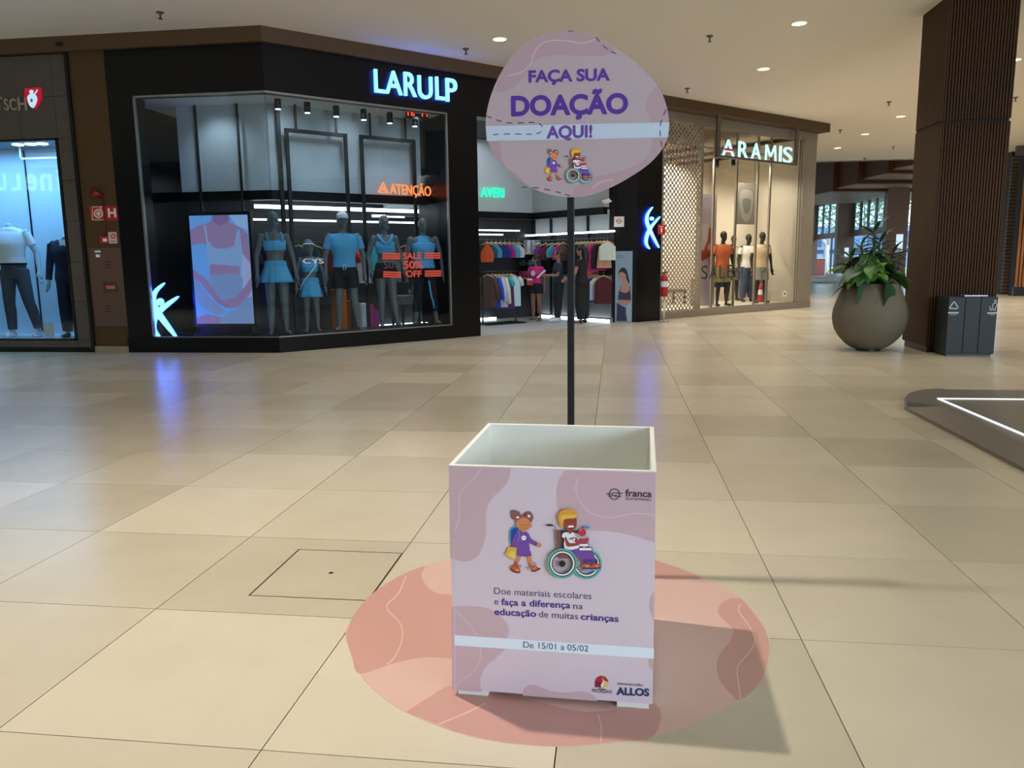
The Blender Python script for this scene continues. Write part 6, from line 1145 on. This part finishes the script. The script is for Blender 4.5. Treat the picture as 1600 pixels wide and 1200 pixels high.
for i in range(150):
    hx = .36+rl.uniform(-.1, .09); zz = top_z+rl.uniform(-.02, .55); p = pc_+Vector((hx, rl.uniform(-.1, .1), zz)); a_ = rl.uniform(0, 6.28); d = Vector((math.cos(a_), math.sin(a_), rl.uniform(-.4, .6)))*.055; e = Vector((-d.y, d.x, 0))*.35; tw.add([p, p+d*.5+e, p+d, p+d*.5-e], [(0, 1, 2, 3)])
for i in range(5): tw.tube([pc_+Vector((.2, 0, top_z-.05)), pc_+Vector((.3+.03*i, -.1+.05*i, top_z+.25)), pc_+Vector((.31+.03*i, -.1+.05*i, top_z+.55))], .005, 4)
tag(build('twigs', tw, mat('twig_leaf', (72, 70, 50), .6), ptl), kind='stuff')
# ================================================================== LOW LIT PLATFORM
m_plat = mat('platform_grey', (128, 122, 114), .35, .1, var=.03); m_platd = mat('platform_top', (118, 114, 104), .35, .1, var=.03)
cpf = lambda x, y: (1380+x/6.668, 580+y/6.668)
A0 = fl(*cpf(212, 395)); B0 = fl(*cpf(1467, 1048)); dF = (B0-A0).normalized(); C0 = fl(*cpf(650, 262)); C1 = fl(*cpf(1467, 272)); dB = (C1-C0).normalized()
pf = thing('lit_platform', 'low dark grey platform with white light lines at the right edge', 'platform', tuple((A0+C1)/2))
tipB = [fl(*cpf(x, y)) for x, y in ((222, 350), (262, 305), (330, 278), (430, 262), (590, 250))]
out = [A0]+[A0+dF*5.0]+[C0+dB*5.0]+[C0]+tipB[::-1]
pz = .075; zt_ = lambda x, y: fl(*cpf(x, y), pz)
inn = [zt_(240, 372), zt_(430, 362), zt_(430, 362)+(zt_(1467, 842)-zt_(430, 362)).normalized()*4.6, zt_(1467, 268)+dB*4, zt_(650, 258), zt_(590, 244), zt_(430, 256), zt_(330, 270), zt_(262, 296), zt_(226, 335)]
g_ = Vector((sum(p.x for p in out)/len(out), sum(p.y for p in out)/len(out), 0)); 
vs = [(p.x, p.y, .03) for p in out]; tp = [p+(g_-p).normalized()*.01 for p in out]; t1 = [Vector((A0.x, A0.y, 0))+(Vector((-dF.y, dF.x, 0))*(1 if (Vector((-dF.y, dF.x, 0))).dot(g_-A0) > 0 else -1))*.30+dF*.1]
nF = Vector((-dF.y, dF.x, 0)); nF = nF if nF.dot(g_-A0) > 0 else -nF
ramp = [A0+dF*.02, A0+dF*5.0, A0+dF*5.0+nF*.26, A0+dF*.22+nF*.26]
k = MB(); k.add([(ramp[0].x, ramp[0].y, .03), (ramp[1].x, ramp[1].y, .03), (ramp[2].x, ramp[2].y, pz), (ramp[3].x, ramp[3].y, pz), (ramp[0].x, ramp[0].y, .001), (ramp[1].x, ramp[1].y, .001), (ramp[2].x, ramp[2].y, .001), (ramp[3].x, ramp[3].y, .001)], [(0, 1, 2, 3), (0, 4, 5, 1), (1, 5, 6, 2), (2, 6, 7, 3), (3, 7, 4, 0)]); build('ramp', k, m_plat, pf)
topo = [ramp[3], ramp[2], C0+dB*5.0]+[C0]+tipB[::-1]+[A0+nF*.02+dF*.02]
k = MB(); k.prism_xy([tuple(p.xy) for p in topo], .001, pz); build('top', k, m_platd, pf)
L0 = zt_(572, 288); L1 = zt_(1467, 668); L2 = zt_(1467, 296)
for e in (L1, L2):
    d = (e-L0).normalized(); s_ = Vector((-d.y, d.x, 0))*.011; q = [L0-s_, L0+s_, L0+d*4.2+s_, L0+d*4.2-s_]; k = MB(); k.prism_xy([tuple(p.xy) for p in q], pz, pz+.008); build('light_line', k, glow('line_light', (225, 240, 250), 1.6), pf)
# ================================================================== RIGHT WALL WITH SLATS
pw0 = fl(1583, 462.5); FRt = Frame((pw0.x, pw0.y), (1, -.12)); m_oslat = mat('wall_slat', (150, 92, 44), .5, var=.12, scale=3)
k = MB(FRt.M()); k.box(0, 12, .06, .5, 0, CEIL); wr = struct('wall_right', k, m_gap, 'orange-brown vertical wood slat wall at the right edge')
k = MB(FRt.M()); k.box(-.02, 12, -.02, .06, 0, .32); build('black_base', k, m_blacktrim, wr)
k = MB(FRt.M()); k.box(-.3, 12, -.12, .06, CEIL-.32, CEIL); build('top_band', k, mat('band_grey', (84, 74, 68), .6), wr)
me = bpy.data.meshes.new('slat'); pm_ = MB(); pm_.box(0, .075, 0, .06, .32, CEIL-.3); me.from_pydata([tuple(v) for v in pm_.v], [], pm_.f); me.materials.append(m_oslat)
for i in range(100):
    o = link('slat', me, wr); p = FRt.w(i*.115+.02, 0, 0); o.location = p; o.rotation_euler = (0, 0, math.atan2(FRt.r.y, FRt.r.x))
pw1 = fl(1564, 459.5); FG = Frame((pw1.x, pw1.y), (1, 0)); m_louv = mat('louvre_grey', (116, 104, 96), .6, var=.05)
k = MB(FG.M()); k.box(0, 1.2, .05, .4, 0, CEIL); wg = struct('wall_louvre', k, mat('louvre_back', (62, 55, 50), .8), 'narrow grey louvred wall strip beside the slat wall')
me = bpy.data.meshes.new('louvre'); pm_ = MB(); pm_.box(0, 1.1, -.02, .05, 0, .10); me.from_pydata([tuple(v) for v in pm_.v], [], pm_.f); me.materials.append(m_louv)
for i in range(38): o = link('louvre', me, wg); o.location = FG.w(0, 0, .05+i*.13)
# added wall out of view, keeps the bright sky out of the shop glass
k = MB(); k.box(16, 16.3, -9.3, 28.3, 0, CEIL); struct('wall_sky_block', k, m_backwall, 'plain wall added at the right, outside the view, to block the sky')
# ================================================================== FAR HALL: SOFFIT, FACADE, OUTDOORS
m_sof = mat('soffit_wood', (88, 54, 32), .6, var=.1, scale=1.5, spec=.15); m_sofu = mat('soffit_under_lit', (150, 124, 104), .5, var=.06); m_fpil = mat('facade_pillar', (126, 100, 84), .6, var=.08, scale=1)
def at(u, v, dep): r = ray(u, v); return Vector((0, 0, CAMH))+r*dep
# sawtooth soffit
for i, (ul, ur, vl, vr, dl, dr) in enumerate(((1262, 1301, 309, 300, 41, 38), (1301, 1340, 297.5, 288, 38.5, 36), (1340, 1387, 284.5, 271, 36.5, 33.8), (1387, 1440, 270, 254, 34.2, 31.8))):
    L_ = at(ul, vl, dl); R_ = at(ur, vr, dr); zb = (L_.z+R_.z)/2; back = Vector((.25, 1, 0)).normalized()
    q = [Vector((L_.x, L_.y, 0)), Vector((R_.x, R_.y, 0)), Vector((R_.x, R_.y, 0))+Vector((6, 1.5, 0)), Vector((R_.x, R_.y, 0))+Vector((6, 7, 0)), Vector((L_.x, L_.y, 0))+back*7]
    k = MB(); k.prism_xy([tuple(p.xy) for p in q], zb+.06, 6.6); o = struct('ceiling_soffit_%d' % (i+1), k, m_sof, '%s stepped brown wooden soffit over the far hall' % ('leftmost', 'second from left', 'third from left', 'rightmost')[i])
    k = MB(); k.prism_xy([tuple(p.xy) for p in q], zb, zb+.06); build('underside', k, m_sofu, o)  # lighter underside: the light falling on it is put into the colour
# facade plane from two traced depths
q0 = at(1278, 366, 54.7); q1 = at(1388, 353.5, 40.6); FF = Frame((q0.x, q0.y), (q1.x-q0.x, q1.y-q0.y)); zg0 = (q0.z+q1.z)/2; zg1 = FF.px(1388, 294)[1]; zt0 = FF.px(1388, 364)[1]
k = MB(); k.box(-22, 44, 33.0, 33.3, CEIL, 7.2); struct('trim_7', k, m_plaster, 'plaster step above the soffits'); k = MB(); k.prism_xy([(-22, 33.2), (FF.o.x, 33.2), tuple(FF.w(-30, 0, 0).xy), (-22, FF.w(-30, 0, 0).y)], 6.6, 6.9); struct('ceiling_far', k, m_plaster, 'higher ceiling over the far hall')
m_mull = mat('facade_mullion', (96, 100, 104), .5, .3); m_fgl = glass('facade_glass', (232, 244, 250), .15)
fs = lambda u, v=360: FF.px(u, v)[0]
pil = [(fs(u)-.5, fs(u)) for u in (1276, 1333, 1415)]
k = MB(FF.M())
for a_, b_ in pil: k.box(a_, b_, -.9, .1, 0, 6.6)
k.box(fs(1200), pil[-1][1], -.05, .3, zg1, 6.6)
fw_ = struct('wall_far', k, m_fpil, 'brown pillars and lintel of the far glazed facade')
for j, (a_, b_) in enumerate(((pil[0][1], pil[1][0]), (pil[1][1], pil[2][0]))):
    w_ = tag(thing('window_%d' % (5+j), ('left', 'middle', 'right')[j]+' tall daylight window of the far facade', None, tuple(FF.w(a_, 0, 0))), kind='structure')
    k = MB(FF.M()); k.box(a_, b_, -.06, .06, zt0, zg0); build('transom', k, m_fpil, w_)
    n = 5 if j == 0 else 6
    for i in range(n+1): s = a_+(b_-a_)*i/n; k = MB(FF.M()); k.box(s-.17, s+.17, -.02, .04, zg0, zg1); build('fin', k, m_mull, w_)
    for i in range(n): k = MB(FF.M()); k.box(a_+(b_-a_)*i/n, a_+(b_-a_)*(i+1)/n, 0, .02, zg0, zg1); build('pane', k, m_fgl, w_)
    if j:
        k = MB(FF.M()); k.box(a_, b_, 0, .02, .1, zt0); build('pane', k, m_fgl, w_)
    k = MB(FF.M()); s = a_+(b_-a_)*.5; k.box(s-.05, s+.05, -.05, .05, 0, zt0); build('door_post', k, m_mull, w_)
for u0, u1, v0, v1, lb in ((1319, 1326, 387, 402, 'small lit white notice on the left facade pillar'), (1399, 1411, 366, 394, 'lit white display on the right facade pillar')):
    F_ = Frame(tuple(FF.w(pil[1 if u0 < 1350 else 2][1], -.4, 0).xy), tuple((-FF.n).xy) if FF.n.x < 0 else tuple(FF.n.xy)); a_ = F_.px(u0, v1); b_ = F_.px(u1, v0); k = MB(F_.M()); k.box(a_[0], b_[0], -.04, 0, a_[1], b_[1]); tag(build('lit_notice', k, glow('notice_glow', (200, 226, 245), 1.1)), lb, 'sign')
# outdoors
m_grass = mat('lawn', (110, 150, 84), .9, var=.2, scale=.8); k = MB(); k.box(FF.o.x+6, 90, 58, 100, -.3, -.02); struct('ground_lawn', k, m_grass, 'lawn outside the far facade')
k = MB(); k.box(FF.o.x+.4, 90, 34, 140, -.3, -.03); struct('ground_paving', k, mat('paving', (196, 196, 192), .8), 'pale paving outside the far facade')
FX = Frame(tuple(at(1330, 400, 112).xy), (1, -.25)); t = thing('office_building', 'blue-grey building with dark windows beyond the far facade', 'building', tuple(FX.w(0, 0, 0))); k = MB(FX.M()); k.box(-25, 40, 0, 6, -.03, 5.6); build('wall', k, mat('building_blue', (130, 160, 196), .7), t); k = MB(FX.M()); k.box(-25, 40, -.15, 0, 1.9, 2.4); build('ledge', k, mat('ledge_dark', (60, 70, 84), .7), t)
for i in range(14): k = MB(FX.M()); k.box(-22+i*4, -20+i*4, -.06, 0, 2.8, 4.8); build('window', k, mat('window_dark', (70, 96, 130), .2), t)
def tree(lb, u, dep, h, r, seed):
    t = thing('tree', lb, 'tree', tuple(Vector((*at(u, 400, dep).xy, -.05))), 'trees outside the far facade'); b_ = Vector((*at(u, 400, dep).xy, -.05)); rr = random.Random(seed); k = MB(); k.tube([b_, b_+Vector((.1, 0, h*.5)), b_+Vector((0, .1, h*.8))], [.16, .12, .06], 8)
    for q in range(5): a_ = q*1.3; k.tube([b_+Vector((.1, 0, h*.5)), b_+Vector((math.cos(a_)*r*.7, math.sin(a_)*r*.7, h*.85))], [.07, .03], 6)
    build('trunk', k, mat('bark_pale', (190, 180, 168), .8), t, True); k = MB()
    for i in range(420):
        v = Vector((rr.gauss(0, 1), rr.gauss(0, 1), rr.gauss(0, 1))).normalized()*r*rr.random()**.4; p = b_+Vector((v.x, v.y, h*.85+v.z*.75)); a_ = rr.uniform(0, 6.28); d_ = Vector((math.cos(a_), math.sin(a_), rr.uniform(-.7, .7)))*.3; e_ = Vector((-d_.y, d_.x, rr.uniform(-.2, .2)))*.5; k.add([p-d_, p+e_, p+d_, p-e_], [(0, 1, 2, 3)])
    tag(build('foliage', k, mat('tree_leaf', (132, 168, 112), .7), t), kind='stuff')
tree('leafy tree outside the middle facade window, left one', 1347, 72, 7.5, 3.4, 1); tree('leafy tree outside the middle facade window, right one', 1382, 64, 7, 3.2, 2); tree('leafy tree outside the left facade window', 1304, 88, 7.5, 3.4, 3)
t = thing('forked_sculpture', 'white forked bare trunk outside the left facade window', 'sculpture', tuple(Vector((*at(1290, 400, 60).xy, -.03)))); FSc = Frame(tuple(at(1290, 400, 60).xy), (1, -.2)); k = MB(FSc.M()); k.tube([(0, 0, -.03), (.05, 0, 2.3)], [.22, .2], 10); build('trunk', k, mat('white_bark', (226, 230, 232), .6), t, True)
for dx in (-.9, .9): k = MB(FSc.M()); k.tube([(.05, 0, 2.2), (dx*.4, 0, 2.9), (dx, 0, 3.5)], [.17, .13, .08], 8); build('fork', k, MATS['white_bark'], t, True)
t = thing('round_bench', 'round white bench on the bright floor before the far facade', 'bench', tuple(fl(1302, 441))); c_b = fl(1302, 441); k = MB(); k.lathe([(1.35, .001), (1.5, .03), (1.5, .3), (1.35, .34)], (c_b.x, c_b.y, 0), 32); build('seat', k, m_white, t, True); k = MB(); k.lathe([(.5, .34), (.45, .5)], (c_b.x, c_b.y, 0), 24); build('hub', k, m_white, t, True)
t = thing('info_totem', 'brown and red kiosk box before the left facade window', 'kiosk', tuple(fl(1278, 432))); c_b = fl(1279, 431.5); k = MB(); k.box(c_b.x-.35, c_b.x+.35, c_b.y-.3, c_b.y+.3, .001, 1.3); build('cabinet', k, mat('kiosk_brown', (150, 84, 74), .5), t, bevel=.02); k = MB(); k.box(c_b.x-.4, c_b.x+.4, c_b.y-.35, c_b.y+.35, 1.3, 1.36); build('counter', k, m_white, t)
# far person
p = fl(1311, 437.5); h = min(zat(p, 1311, 405), 1.8)
t, J, Mh = person('distant person in a dark top and red trousers left of the planter leaves', p, h, 'm', 0, (160, 110, 90), None, (.3, 0)); garment_mesh('top', h, top_parts('m', J, .5, .825, .02, .6, .01, .04), fabric((50, 52, 74)), t, J, .016); garment_mesh('trousers', h, leg_parts('m', J, 1.9, .014, .57, 1.3), fabric((176, 84, 66)), t, J, .016); hair(t, Mh, [('e', (0, .012, .02), (.05, .058, .052))]); pose(t, p, .4)
# ================================================================== SPRINKLERS, SENSOR
m_sp = mat('sprinkler_metal', (96, 88, 80), .4, .6)
near = {(-6.669, 11.475): 'over the black corner of the sportswear shop', (-2.618, 14.249): 'above the LARULP sign', (1.546, 14.187): 'nearest right of the pink sign board', (1.544, 18.308): 'above the perforated screen', (6.544, 20.793): 'left of the wooden column, nearest', (6.558, 25.018): 'over the right end of the corner shop', (9.406, 29.144): 'left of the wooden column, middle', (9.396, 32.262): 'left of the wooden column, farthest', (9.409, 20.818): 'right of the wooden column'}
for (x, y), lb in near.items():
    t = thing('sprinkler', 'small ceiling sprinkler head %s' % lb, 'sprinkler', (x, y, CEIL), 'sprinkler heads'); k = MB(); k.lathe([(.06, 0), (.05, -.015), (.015, -.03), (.012, -.09)], (x, y, CEIL), 14); build('escutcheon', k, m_sp, t, True)
    k = MB(); k.lathe([(.035, -.09), (.035, -.096)], (x, y, CEIL), 12); build('deflector', k, m_sp, t)
s, z = FL.px(93, 69, -.1); t = thing('band_sensor', 'small dark sensor on the brown band at the top left', 'sensor', tuple(FL.w(s, -.1, z))); k = MB(FL.M()); k.box(s-.06, s+.06, -.12, -.09, z-.025, z+.025); build('housing', k, m_blacktrim, t, bevel=.006)
